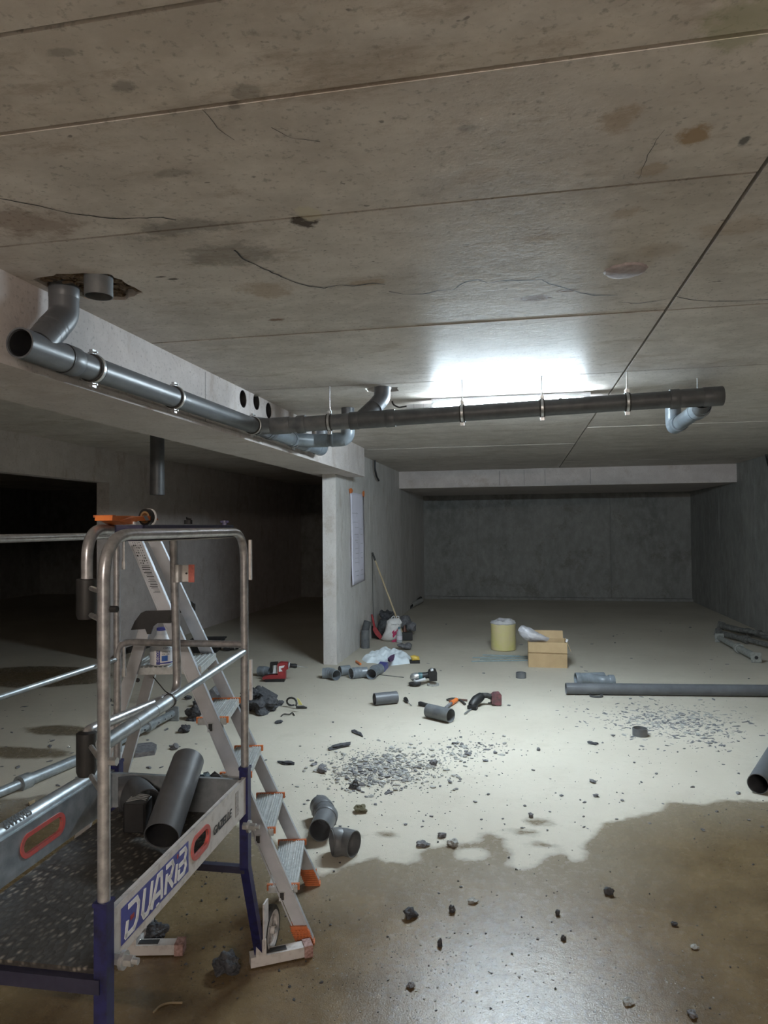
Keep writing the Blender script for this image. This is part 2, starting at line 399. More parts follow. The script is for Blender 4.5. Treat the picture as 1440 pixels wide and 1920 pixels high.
# ragged openings knocked through the slab
def pocket(px_list, depth, seed):
    rg = random.Random(seed); P = [onz(*p, H) for p in px_list]; out = []
    for i in range(len(P)):
        a, b = P[i], P[(i+1) % len(P)]
        for k in range(4):
            q = a.lerp(b, k/4); out.append(Vector((q.x+rg.uniform(-.006, .006), q.y+rg.uniform(-.006, .006), H-.02)))
    return MB().prism(out, (0, 0, .02+depth)), P
pk, PP = pocket([(62, 524), (110, 515), (200, 513), (235, 530), (270, 549), (232, 563), (165, 562), (140, 552), (95, 543)], .09, 1)
boolean(plank_at(-1.55, 2.3), [pk])
mb = MB(); rg = random.Random(5)
c0 = sum((p for p in PP), Vector())/len(PP)
for i in range(330):
    a, b = rg.choice(PP), rg.choice(PP); q = a.lerp(b, rg.random()).lerp(c0, rg.random()*.35)
    mb.rock((q.x, q.y, H+rg.uniform(.012, .05)), rg.uniform(.006, .018), (1, 1.8, .7), i, 1, .7)
ob = mb.build('fibre_lining', mud, ceil, smooth=0, kind='stuff')
pk, P2_ = pocket([(683, 729), (700, 725), (745, 726), (748, 733), (720, 737), (690, 735)], .08, 2)
for yy in (4.28, 4.5): boolean(plank_at(-.87, yy), [pk])
# cracks: thin dark splits running over the planks
def crack(pxs, wd, seed):
    rg = random.Random(seed); P = []
    for i in range(len(pxs)-1):
        a, b = onz(*pxs[i], H), onz(*pxs[i+1], H); n = max(2, int((b-a).length/.02))
        for k in range(n): P.append(a.lerp(b, k/n)+Vector((rg.uniform(-1, 1), rg.uniform(-1, 1), 0))*.0028)
    P.append(onz(*pxs[-1], H)); mb = MB()
    for i in range(len(P)-1):
        a, b = P[i], P[i+1]; d = (b-a).normalized(); n = Vector((-d.y, d.x, 0))
        w0 = wd*(.4+.6*abs(math.sin(i*.37+seed)))*.5; w1 = wd*(.4+.6*abs(math.sin((i+1)*.37+seed)))*.5
        z = H-.0008
        mb.add([(a-n*w0).xy.to_3d()+Vector((0, 0, z)), (b-n*w1).xy.to_3d()+Vector((0, 0, z)), (b+n*w1).xy.to_3d()+Vector((0, 0, z)), (a+n*w0).xy.to_3d()+Vector((0, 0, z))], [(0, 1, 2, 3)])
    mb.build('crack', ink, ceil, smooth=0)
crack([(440, 468), (455, 485), (480, 497), (520, 515), (550, 528), (580, 537), (607, 540), (635, 534), (662, 536), (700, 531), (722, 533)], .0065, 1)
crack([(728, 546), (760, 552), (793, 551), (820, 545), (850, 543), (873, 528), (895, 524), (915, 530), (945, 526), (985, 525), (1015, 524), (1030, 532), (1062, 541), (1090, 549), (1115, 554), (1158, 553)], .0065, 2)
crack([(1160, 566), (1195, 569), (1232, 564), (1268, 556), (1290, 561), (1340, 565), (1390, 564), (1440, 561)], .0045, 3)
crack([(0, 372), (60, 383), (110, 395), (150, 402), (215, 410), (260, 409), (300, 407), (330, 412)], .005, 4)
crack([(508, 238), (530, 250), (552, 260), (600, 265)], .002, 5)
crack([(1245, 242), (1215, 290), (1197, 335)], .0018, 6)
crack([(380, 205), (410, 240), (440, 262)], .0014, 7)
# patched core hole in the ceiling
p = onz(1173, 507, H)
mb = MB(); vs = []; rg = random.Random(3)
ringv = [(1+.05*rg.uniform(-1, 1)) for _ in range(36)]
for rr, z in ((.074, H+.001), (.068, H-.006), (.055, H-.009), (.0, H-.010)):
    for k in range(36):
        t = k/36*2*math.pi; vs.append(Vector((p.x+rr*ringv[k]*math.cos(t), p.y+rr*ringv[k]*math.sin(t), z)))
fs = [(i*36+k, i*36+(k+1) % 36, (i+1)*36+(k+1) % 36, (i+1)*36+k) for i in range(3) for k in range(36)]
mb.add(vs, fs).build('mortar_patch', mat('pink_mortar', (.42, .36, .36), (.32, .27, .27), .8, 0, 40, .4), ceil, label='round mortar patch filling a cored hole')

# --- back bay: dropped soffit, back wall of cast panels, kicker
struct_b = struct('trim_1')
MB().bx(-2.0, XR, 11.4, YB, 2.13, H+.2).build('soffit_block', M_beam, struct_b, smooth=0)
for xx in (-.32, .07, .40, 1.1):
    MB().bx(xx-.004, xx+.004, 11.394, 11.404, 2.15, 2.39).build('joint', M_wallg, struct_b, smooth=0)
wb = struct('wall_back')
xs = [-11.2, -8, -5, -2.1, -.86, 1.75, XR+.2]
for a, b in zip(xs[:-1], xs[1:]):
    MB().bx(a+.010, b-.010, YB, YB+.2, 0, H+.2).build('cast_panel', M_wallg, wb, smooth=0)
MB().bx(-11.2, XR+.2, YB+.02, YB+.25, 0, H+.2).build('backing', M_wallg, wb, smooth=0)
mb = MB(); mb.bx(-1.95, XR, YB-.09, YB, 0, .05); k = struct('baseboard_back'); mb.build('kicker', M_wallg, k, smooth=0)
# --- right wall
wr = struct('wall_right')
ys = [Y0-.2, -3.4, -.6, 2.2, 5.0, 7.8, 10.6, 12.4, YB+.2]
for a, b in zip(ys[:-1], ys[1:]):
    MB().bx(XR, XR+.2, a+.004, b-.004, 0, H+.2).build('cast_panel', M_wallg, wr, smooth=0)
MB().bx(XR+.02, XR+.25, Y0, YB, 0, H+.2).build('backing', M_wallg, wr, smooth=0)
# --- dividing wall with its free end
wp = struct('wall_middle')
WX0, WX1, WY = -2.125, -1.975, 7.33
ys = [WY, 9.05, 11.5, YB+.1]
for a, b in zip(ys[:-1], ys[1:]):
    MB().bx(WX0, WX1, a+(.003 if a > WY else 0), b-.003, 0, H+.1).build('cast_panel', M_wall, wp, smooth=0)
MB().bx(WX0+.02, WX1-.02, WY+.1, YB, 0, H+.1).build('backing', M_wall, wp, smooth=0)
# --- downstand beam with three cored holes
beam = struct('trim_2')
bo = MB().bx(-2.25, -1.77, Y0, 7.86, 2.08, H+.1).build('downstand_beam', M_beam, beam, smooth=0)
cut = []
for px, py in ((456, 748), (481, 753), (504, 770)):
    q = onx(px, py, -1.77); cut.append(MB().sweep([(-1.74, q.y, q.z), (-2.4, q.y, q.z)], .058, 28))
boolean(bo, cut)
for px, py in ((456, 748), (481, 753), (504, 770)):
    q = onx(px, py, -1.77); MB().sweep([(-1.773, q.y, q.z), (-2.24, q.y, q.z)], .0578, 28, .003).build('hole_shade_liner', ink, beam)  # black liner added so the hole looks shaded inside
for i, px in enumerate((150, 385)):
    q = onx(px, 700+i*60, -1.77)
    MB().bx(-1.7705, -1.768, q.y-.0015, q.y+.0015, 2.085, 2.40-.16*(1-i)).build('formwork_line', M_wallg, beam, smooth=0)
MB().bx(-1.772, -1.762, Y0, 7.86, 2.08, 2.11).build('chamfer_strip', M_beam, beam, smooth=0)
# --- left wall with a wide opening
wl = struct('wall_left')
LX = -4.65; LT = .16
q0 = onx(205, 1000, LX).y
mb = MB(); mb.bx(LX-LT, LX, q0, YB, 0, H+.1); mb.build('pier', M_beam, wl, smooth=0)
MB().bx(LX-LT, LX, 1.0, q0, 2.035, H+.1).build('lintel', M_beam, wl, smooth=0)
MB().bx(LX-LT, LX, Y0, 1.0, 0, H+.1).build('wall_panel', M_beam, wl, smooth=0)
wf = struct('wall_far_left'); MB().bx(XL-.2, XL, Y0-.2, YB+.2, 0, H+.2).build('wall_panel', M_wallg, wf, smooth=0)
wq = struct('wall_rear'); MB().bx(XL-.2, XR+.2, Y0-.2, Y0, 0, H+.2).build('wall_panel', M_wall, wq, smooth=0)
# pale chalk marks under the far lintel
# ================================================================== LAMPS
def emit(name, col, st):
    m, nt, b = newmat(name); nt.nodes.remove(b); e = nt.nodes.new('ShaderNodeEmission')
    e.inputs[0].default_value = (*col, 1); e.inputs[1].default_value = st
    nt.links.new(e.outputs[0], nt.nodes['Material Output'].inputs[0]); return m
def batten(x0, x1, y, label, col, st):
    t = thing('strip_lamp', label, 'lamp', ((x0+x1)/2, y, H))
    MB().bx(x0-.03, x1+.05, y-.029, y+.029, H-.034, H-.001).build('housing', whitel, t, smooth=0)
    MB().bx(x0-.21, x0-.012, y-.024, y+.024, H-.060, H-.034).build('driver_box', whitel, t, smooth=0)
    for k in (.05, .12): MB().bx(x0-.21+k, x0-.205+k, y-.026, y+.026, H-.062, H-.034).build('rib', alu, t, smooth=0)
    MB().bx(x1, x1+.012, y-.024, y+.024, H-.068, H-.034).build('end_cap', whitel, t, smooth=0)
    MB().sweep([(x0-.01, y, H-.046), (x1, y, H-.046)], .020, 14).build('diffuser', emit('lit_'+label[:5], col, st), t)
    for k in (.28, .85):
        xx = x0+(x1-x0)*k; MB().bx(xx-.012, xx+.012, y-.028, y-.0225, H-.045, H-.004).build('clip', white, t, smooth=0)
    MB().sweep(fillet([(x0-.20, y, H-.04), (x0-.27, y, H-.05), (x0-.31, y-.01, H-.03), (x0-.32, y, H-.004)], .03), .006, 8).build('cable', black, t)
    return t
LY = 4.93
batten(-.58, .435, LY, 'cool white strip lamp on the ceiling behind the cross drain pipe', (.74, .895, 1.0), LED_POWER)
batten(-.2, 1.0, -2.6, 'warm strip lamp on the ceiling behind the viewer', (1.0, .88, .78), REAR_FILL_POWER)  # added source that lifts the dark ceiling and guard rails

# ================================================================== DRAIN PIPES
PR = .050
def seg(mb, a, b, r=PR, wall=.0035, n=28): mb.sweep([a, b], r, n, wall)
def collar(mb, p, d, L=.05, r=PR+.005, n=28):
    p = Vector(p); d = Vector(d).normalized(); mb.sweep([p-d*L/2, p-d*(L/2-.004), p+d*(L/2-.004), p+d*L/2], [r-.002, r, r, r-.002], n, .006)
def seal(mb, p, d, r=PR+.0062):
    p = Vector(p); d = Vector(d).normalized(); mb.sweep([p-d*.0022, p+d*.0022], r, 28, .006)
def clamp(parent, p, d, lug, anchor=None):
    """steel pipe ring in two halves with bolt lugs; the anchor rod ends in the concrete"""
    p = Vector(p); d = Vector(d).normalized(); lug = Vector(lug).normalized(); mb = MB()
    mb.sweep([p-d*.008, p-d*.007, p+d*.007, p+d*.008], [PR+.007, PR+.0095, PR+.0095, PR+.007], 30, .004)
    o = mb.build('pipe_clamp', zinc, parent)
    mb = MB(); mb.sweep([p-d*.016, p+d*.016], PR+.0065, 30, .006); mb.build('rubber_liner', rubber, o)
    R = frame(d, lug)
    for s in (-1, 1):
        q = p+lug*s*(PR+.015); MB().box(q, (.024, .016, .022), R).build('lug', zinc, o, smooth=0)
        side = d.cross(lug); MB().sweep([q-side*.02, q+side*.022], .0035, 8).build('bolt', zinc, o)
    if anchor is not None:
        a = Vector(anchor); dd = (a-p).normalized(); MB().sweep([p+dd*(PR+.006), a], .0036, 10).build('threaded_rod', zinc, o)
        MB().sweep([p+dd*(PR+.004), p+dd*(PR+.035)], .008, 6).build('coupling_nut', zinc, o)
    return o
# --- run along the beam
A0, A1 = Vector((-1.68, 2.02, 2.142)), Vector((-1.68, 5.80, 2.168))
def pa(y): return A0.lerp(A1, (y-A0.y)/(A1.y-A0.y))
t = thing('drain_pipe', 'grey plastic drain pipe clamped along the side of the concrete beam, open end at left', 'pipe', pa(3.5))
dA = (A1-A0).normalized()
mb = MB(); seg(mb, pa(2.34), pa(4.24)); mb.build('pipe', pvc, t)
mb = MB(); mb.sweep([pa(2.085), pa(2.38)], PR+.004, 28, .006); collar(mb, pa(2.35), dA, .07, PR+.007)
br = fillet([(-1.685, 2.19, 2.165), (-1.69, 2.325, 2.30)], 0)
mb.sweep(br, PR+.003, 28, .004); mb.build('wye_fitting', pvc, t, label='wye fitting at the open end of the pipe')
for yy in (2.315, 4.44, 5.03):
    mb = MB(); seal(mb, pa(yy), dA); mb.build('seal_ring', black, t)
mb = MB(); pth = fillet([(-1.687, 2.235, 2.21), (-1.69, 2.335, 2.31), (-1.69, 2.335, 2.47)], .07, 8)
mb.sweep(pth, PR+.004, 28, .005); collar(mb, (-1.69, 2.335, 2.40), (0, 0, 1), .05); collar(mb, (-1.688, 2.27, 2.245), (0, 1, 1), .03)
mb.build('elbow', pvc, t, label='grey elbow rising into the hole in the ceiling')
MB().sweep([pa(2.092), pa(2.30)], PR-.0025, 26, .002).build('bore_shade_liner', ink, t)  # black liner paints the shade inside the open pipe mouth
for y in (2.50, 3.17, 4.20, 5.02):
    clamp(t, pa(y), dA, (0, 0, 1), pa(y)+Vector((-.095, 0, 0)))
mb = MB(); mb.sweep([pa(4.24), pa(4.55)], PR+.004, 28, .006); collar(mb, pa(4.27), dA, .06, PR+.008); collar(mb, pa(4.52), dA, .06, PR+.008)
mb.sweep(fillet([(-1.68, 4.22, 2.164), (-1.62, 4.32, 2.166), (-1.50, 4.32, 2.168)], .05), PR+.003, 28, .004); mb.build('wye_fitting', pvc, t, label='grey junction where the cross pipe meets')
mb = MB(); seg(mb, pa(4.55), pa(4.95)); mb.build('pipe', pvcl, t)
mb = MB(); mb.sweep([pa(4.95), pa(5.32)], PR+.004, 28, .006); collar(mb, pa(5.3), dA, .06, PR+.008)
pb = fillet([(-1.68, 5.0, 2.166), (-1.56, 5.13, 2.166), (-1.44, 5.13, 2.166)], .06)
mb.sweep(pb, PR+.002, 28, .004); mb.build('wye_fitting', pvcl, t)
mb = MB(); seg(mb, (-1.50, 5.13, 2.166), (-1.30, 5.13, 2.17)); mb.build('pipe', pvcl, t)
mb = MB(); mb.sweep(fillet([(-1.40, 5.13, 2.168), (-1.285, 5.13, 2.17), (-1.285, 5.145, 2.30)], .07, 8), PR+.004, 28, .006); collar(mb, (-1.40, 5.13, 2.168), (1, 0, 0), .03); mb.build('elbow', pvcl, t)
mb = MB(); seg(mb, (-1.285, 5.145, 2.26), (-1.285, 5.145, H)); mb.build('riser', pvc, t)
mb = MB(); seg(mb, pa(5.3), pa(5.7)); mb.build('pipe', pvcl, t)
mb = MB(); mb.sweep(fillet([pa(5.62), pa(5.80), pa(5.80)+Vector((0, 0, .14))], .07, 8), PR+.004, 28, .006); mb.build('elbow', pvcl, t)
mb = MB(); seg(mb, pa(5.8)+Vector((0, 0, .12)), Vector((-1.68, 5.8, H+.01))); mb.build('riser', pvc, t)
# --- run across the room
B0, B1 = Vector((-1.56, 4.32, 2.166)), Vector((1.165, 4.32, 2.242))
def pbx(x): return B0.lerp(B1, (x-B0.x)/(B1.x-B0.x))
dB = (B1-B0).normalized()
t = thing('drain_pipe', 'dark grey plastic drain pipe hung on rods across the ceiling in front of the lamp', 'pipe', pbx(0))
mb = MB(); seg(mb, pbx(-1.55), pbx(-1.05)); mb.build('pipe', pvcd, t)
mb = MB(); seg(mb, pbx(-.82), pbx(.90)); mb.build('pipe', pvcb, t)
mb = MB(); collar(mb, pbx(-1.53), dB, .13, PR+.006); collar(mb, pbx(-1.39), dB, .06, PR+.008); mb.build('coupling', pvcd, t)
mb = MB(); mb.sweep([pbx(-1.06), pbx(-.78)], PR+.004, 28, .006); collar(mb, pbx(-1.035), dB, .06, PR+.007); collar(mb, pbx(-.80), dB, .06, PR+.007)
mb.sweep(fillet([(-1.0, 4.325, 2.185), (-.89, 4.41, 2.31), (-.875, 4.43, 2.34)], .02), PR+.002, 28, .004); mb.build('wye_fitting', pvcb, t)
mb = MB(); mb.sweep(fillet([(-.915, 4.385, 2.275), (-.875, 4.43, 2.34), (-.872, 4.44, 2.455)], .06, 8), PR+.004, 28, .005); collar(mb, (-.872, 4.44, 2.41), (0, 0, 1), .03); mb.build('elbow', pvc, t)
mb = MB(); mb.sweep([pbx(.875), pbx(1.165)], PR+.004, 28, .006); collar(mb, pbx(.90), dB, .055, PR+.008); collar(mb, pbx(1.11), dB, .11, PR+.007)
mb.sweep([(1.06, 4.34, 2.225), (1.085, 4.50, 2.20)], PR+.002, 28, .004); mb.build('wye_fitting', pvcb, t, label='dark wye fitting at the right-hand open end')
mb = MB(); seg(mb, (1.085, 4.44, 2.205), (1.09, 5.12, 2.195)); mb.build('pipe', pvcl, t)
mb = MB(); collar(mb, (1.086, 4.53, 2.20), (0, 1, 0), .10, PR+.006); seal(mb, (1.086, 4.585, 2.20), (0, 1, 0), PR+.007); mb.build('coupling', pvcl, t)
mb = MB(); mb.sweep(fillet([(1.09, 5.05, 2.196), (1.09, 5.28, 2.194), (1.09, 5.28, 2.33)], .07, 8), PR+.004, 28, .006); collar(mb, (1.09, 5.08, 2.196), (0, 1, 0), .05, PR+.008); mb.build('elbow', pvcl, t)
mb = MB(); seg(mb, (1.09, 5.28, 2.30), (1.09, 5.28, H)); mb.build('riser', pvcl, t)
for x in (-1.20, -.345, .14, .635):
    q = pbx(x); clamp(t, q, dB, (0, 0, 1), (q.x, q.y, H+.01))
MB().sweep([(1.10, 4.62, 2.25), (1.10, 4.62, H+.01)], .0035, 8).build('threaded_rod', zinc, t)
# --- stub sticking out of the broken ceiling
mb = MB(); q = onz(185, 556, 2.345); mb.sweep([(q.x, q.y, 2.345), (q.x, q.y, 2.50)], .050, 28, .004)
solo(mb, 'pipe_stub', pvcd, 'short grey pipe stub sticking out of the broken ceiling beside the elbow', 'pipe', (q.x, q.y, 2.345))
# --- vertical pipe beyond the beam
q = V(295, 928, 5.0); mb = MB(); mb.sweep([(q.x, q.y, q.z), (q.x, q.y, H+.01)], .05, 28, .003)
solo(mb, 'downpipe', pvcb, 'dark vertical pipe hanging from the ceiling beyond the beam, cut off open', 'pipe', q)
# cables hanging from the walls
def hang(px, x, r, label, name='cable'):
    P = [onx(a, b, x) for a, b in px]; mb = MB(); mb.sweep(fillet(P, .05), r, 8); solo(mb, name, black, label, 'cable', P[0])
hang([(703, 863), (703, 880), (706, 893), (710, 901)], -1.93, .014, 'black cable tail hanging from the middle wall near the ceiling')
hang([(1437, 838), (1437, 856), (1440, 870), (1444, 880)], 3.21, .014, 'black cable tail hanging from the right wall near the ceiling')

# ================================================================== PLATFORM STEPLADDER
Lb = Vector((-.799, 2.636, 0)); ph = 3.377; LK = .435
cd = Vector((math.cos(ph), math.sin(ph), 0)); wd = Vector((cd.y, -cd.x, 0))
if wd.y < 0: wd = -wd
def LP(L, s, z): return Lb+cd*L+wd*s+Vector((0, 0, z))
def hw(z): return (.411-.121*z)/2
t = thing('platform_stepladder', 'aluminium platform stepladder with orange step caps behind the mobile work platform', 'ladder', Lb)
ZT = 1.462; RD = .050
for s in (-1, 1):
    p = []
    for z in (.0, ZT):
        a = s*(hw(z)-.011); b = s*(hw(z)+.011)
        p += [LP(LK*z, a, z), LP(LK*z+RD, a, z), LP(LK*z+RD, b, z), LP(LK*z, b, z)]
    o = MB().hexa([v+Vector((0, 0, .02 if i < 4 else 0)) for i, v in enumerate(p)]).build('front_rail', alu, t, smooth=0)
    # flange lip along the rail's outer edge
    mb = MB()
    for e in (0, RD-.005):
        q = []
        for z in (.05, ZT):
            a = s*(hw(z)+.011); b = s*(hw(z)+.014)
            q += [LP(LK*z+e, a, z), LP(LK*z+e+.005, a, z), LP(LK*z+e+.005, b, z), LP(LK*z+e, b, z)]
        mb.hexa(q)
    mb.build('rail_lip', alu, o, smooth=0)
    # foot
    mb = MB(); z1 = .068; q = []
    for z in (0, z1):
        for L, ss in ((-.005, hw(0)-.015), (RD+.004, hw(0)-.015), (RD+.004, hw(0)+.015), (-.005, hw(0)+.015)): q.append(LP(LK*z+L, s*ss, z))
    mb.hexa(q); f = mb.build('foot', orange, t, smooth=0)
    mb = MB()
    for k in range(7):
        z = .006+k*.008
        c = LP(LK*z+RD/2, s*hw(0), z); mb.box(c, (RD+.014, .035, .004), frame(cd))
    for k in range(5):
        L = .002+k*.0115; c = LP(L+.012, s*(hw(0)+.0185*1), .03); mb.box(c, (.004, .006, .05), frame(cd))
    mb.build('foot_ribs', orange, f, smooth=0)
# treads
for k in range(1, 5):
    z = .2*k-.002; hwz = hw(z)-.011; L0 = LK*z-.028; dpt = .104
    fr = frame(wd); R = fr
    c = LP(L0+dpt/2, 0, z-.012)
    mb = MB(); mb.box(c, (2*hwz+.02, dpt, .022), frame(wd)); o = mb.build('tread', alud, t, smooth=0)
    mb = MB()
    for j in range(11):
        Lj = L0+.006+j*(dpt-.012)/10
        if j == 4: continue
        mb.box(LP(Lj, 0, z), (2*hwz+.01, .0045, .004), frame(wd))
    mb.build('grip_ribs', alud, o, smooth=0)
    for s in (-1, 1):
        mb = MB(); mb.box(LP(L0+dpt/2, s*(hwz-.004), z-.008), (.010, dpt+.014, .022), frame(wd))
        mb.build('tread_cap', orangeb if k > 2 else orange, t, smooth=0)
    if k in (1, 3):
        pass
    # tread socket on the near rail
    s = -1; q = LP(LK*z+.026, s*(hw(z)+.0125), z-.028); sl = (cd*LK+Vector((0, 0, 1))).normalized()
    if k in (1, 2, 4):
        mb = MB(); mb.box(q, (.022, .004, .034), frame(cd)); so = mb.build('rail_socket', zinc, t, smooth=0)
        MB().box(q-wd*.001, (.014, .005, .026), frame(cd)).build('socket_hole', ink, so, smooth=0)
# platform
zt = .985; mb = MB()
mb.box(LP(LK*zt+.12, 0, zt-.013), (2*hw(zt)-.02, .27, .026), frame(wd)); o = mb.build('platform_deck', alud, t, smooth=0)
mb = MB()
for j in range(16): mb.box(LP(LK*zt-.01+j*.0172, 0, zt+.001), (2*hw(zt)-.026, .006, .004), frame(wd))
mb.build('grip_ribs', alud, o, smooth=0)
# rear legs
for s in (-1, 1):
    q = []
    for z, L in ((0.0, .925), (1.15, .59)):
        a = s*(hw(z)-.008); b = s*(hw(z)+.014)
        q += [LP(L, a, z), LP(L+.043, a, z), LP(L+.043, b, z), LP(L, b, z)]
    o = MB().hexa(q).build('rear_leg', alu, t, smooth=0)
    MB().box(LP(.945, s*hw(0), .02), (.06, .034, .04), frame(cd)).build('foot', orange, t, smooth=0)
    q = LP(.74, s*(hw(.88)+.0145), .905-.03); MB().sweep([q-wd*.002, q+wd*.002], .009, 14).build('leg_hole', ink, o)
    pl = [(.664, 1.128), (.650, 1.160), (.628, 1.190), (.612, 1.197), (.515, 1.198), (.500, 1.188), (.500, 1.160), (.520, 1.152), (.568, 1.152), (.583, 1.140), (.592, 1.112), (.604, 1.112), (.612, 1.132)]
    mb = MB(); mb.prism([LP(L, s*(hw(z)+.013), z) for L, z in pl], wd*s*.010); h = mb.build('hinge_bracket', black, t, smooth=0)
    q = LP(.515, s*(hw(1.17)+.02), 1.174); MB().sweep([q-wd*.012, q+wd*.012], .011, 14).build('hinge_pin', rubber, h)
# specification label down the near rail: rows of small unreadable marks
mb = MB(); rg = random.Random(9); s = -1
ax = (cd*LK+Vector((0, 0, 1))).normalized()
o = None
def rp(z, L, off): return LP(LK*z+L, s*(hw(z)+.0112+off), z)
q = [rp(1.26, .008, 0), rp(1.26, .044, 0), rp(1.455, .044, 0), rp(1.455, .008, 0)]
lab = MB().prism(q, -wd*.0006).build('label_sheet', whitel if False else alu, t, smooth=0)
mb = MB(); z = 1.45
while z > 1.262:
    if z > 1.37:
        for j in range(4):
            L = .011+j*.008; hh = rg.uniform(.002, .006); ww = rg.uniform(.002, .006)
            if rg.random() < .75: mb.prism([rp(z, L, .0007), rp(z, L+ww, .0007), rp(z-hh, L+ww, .0007), rp(z-hh, L, .0007)], -wd*.0004)
        z -= .0095
    else:
        hh = rg.choice([.0018, .0035, .0012]); a = rg.uniform(.010, .014); b = rg.uniform(.03, .042)
        mb.prism([rp(z, a, .0007), rp(z, b, .0007), rp(z-hh, b, .0007), rp(z-hh, a, .0007)], -wd*.0004); z -= hh+rg.uniform(.0015, .004)
mb.build('printed_marks', ink, lab, smooth=0)
# white glue bottle on the deck
bx_ = LP(LK*zt+.155, -.02, zt+.003)
# (its place is checked against the photo: left of the near rail)
bq = V(303, 1228, 2.62); bx_ = Vector((bq.x, bq.y, zt+.003))
t = thing('glue_bottle', 'white plastic bottle with blue label and cap on the stepladder platform', 'bottle', bx_)
rb = .043
mb = MB(); mb.lathe(bx_, [(rb-.004, 0), (rb, .004), (rb, .062), (rb*.9, .070), (.024, .106), (.022, .110), (.022, .112)], 28); mb.build('body', whitel, t)
mb = MB(); mb.lathe(bx_, [(.020, .111), (.021, .114), (.019, .127), (.017, .128)], 24); mb.build('neck_ring', whitel, t)
mb = MB(); mb.lathe(bx_, [(.018, .1275), (.018, .136), (.015, .138)], 24); mb.build('cap', navyp, t)
vd = (Vector((0, 0, CZ))-bx_); vd.z = 0; va = math.atan2(vd.y, vd.x)
def curved(a0, a1, z0, z1, r, m, name, par):
    mb = MB(); vs = []; n = 12
    for z in (z0, z1):
        for i in range(n+1):
            a = va+a0+(a1-a0)*i/n; vs.append(bx_+Vector((math.cos(a)*r, math.sin(a)*r, z)))
    mb.add(vs, [(i, i+1, n+2+i, n+1+i) for i in range(n)]); return mb.build(name, m, par)
lb = curved(-.62, 1.35, .006, .058, rb+.0005, white, 'label', t)
curved(-.45, -.12, .006, .058, rb+.0009, navyp, 'label_band', lb); curved(-.45, 1.3, .008, .013, rb+.0009, navyp, 'label_band', lb)
curved(.0, .52, .018, .038, rb+.0009, mat('label_blue', (.05, .16, .50), (.04, .12, .42), .4), 'label_panel', lb)
def onbottle(sx, size, a, z, m=ink, vert=False):
    d = Vector((math.cos(va+a), math.sin(va+a), 0)); tn = Vector((-d.y, d.x, 0))
    p = bx_+d*(rb+.0012)+Vector((0, 0, z))
    return text(sx, 'lettering', m, lb, p, (0, 0, 1) if vert else tn, -tn if vert else (0, 0, 1), size, ext=.0001)
onbottle('CORR', .009, .12, .063); onbottle('SCELL E', .0085, .02, .049); onbottle('KW 1001', .0075, .02, .041); onbottle('DECOL', .014, -.20, .015, white, True)

# ================================================================== MOBILE WORK PLATFORM
Pn = Vector((-.866, 1.328, 0)); Pf = Vector((-.891, 2.148, 0))
e1 = (Pf-Pn).normalized(); e2 = Vector((-e1.y, e1.x, 0))      # e1 away along the near side, e2 to the left
Wd = .452; Qn = Pn+e2*Wd; Qf = Pf+e2*Wd
Z = Vector((0, 0, 1)); TR = .0130
wpf = thing('mobile_work_platform', 'grey tubular work platform with blue legs, guard rails and a dirty tray', 'work platform', (Pn+Pf+Qn+Qf)/4)
def leg(P, out, wheel, F=None):
    # upper sleeve, straight to the kink, then splayed foot section
    F = F or P+out*.075
    mb = MB(); R = frame(e2, (0, 0, 1))
    w_ = .0145
    def sec(c, w=w_): return [c-e2*w-e1*w, c+e2*w-e1*w, c+e2*w+e1*w, c-e2*w+e1*w]
    a, b, c = P+Z*.715, P+Z*.40, F+Z*.035
    mb.hexa(sec(b)+sec(a)); mb.hexa(sec(c)+sec(b))
    l = mb.build('leg', navy, wpf, smooth=0)
    MB().hexa([v for v in sec(P+Z*.713, w_+.002)]+[v for v in sec(P+Z*.722, w_+.002)]).build('sleeve_collar', navy, l, smooth=0)
    return l, F
outs = {'n': -e1, 'f': e1}
legs = {}
legs['fr'] = leg(Pf, (e1*.75-e2*.45), True, fl(488, 1808)); legs['nr'] = leg(Pn, (-e1*.8-e2*.1), False)
legs['fl'] = leg(Qf, (e1*.75-e2*.25), True, fl(250, 1788)); legs['nl'] = leg(Qn, (-e1*.8+e2*.1), False)
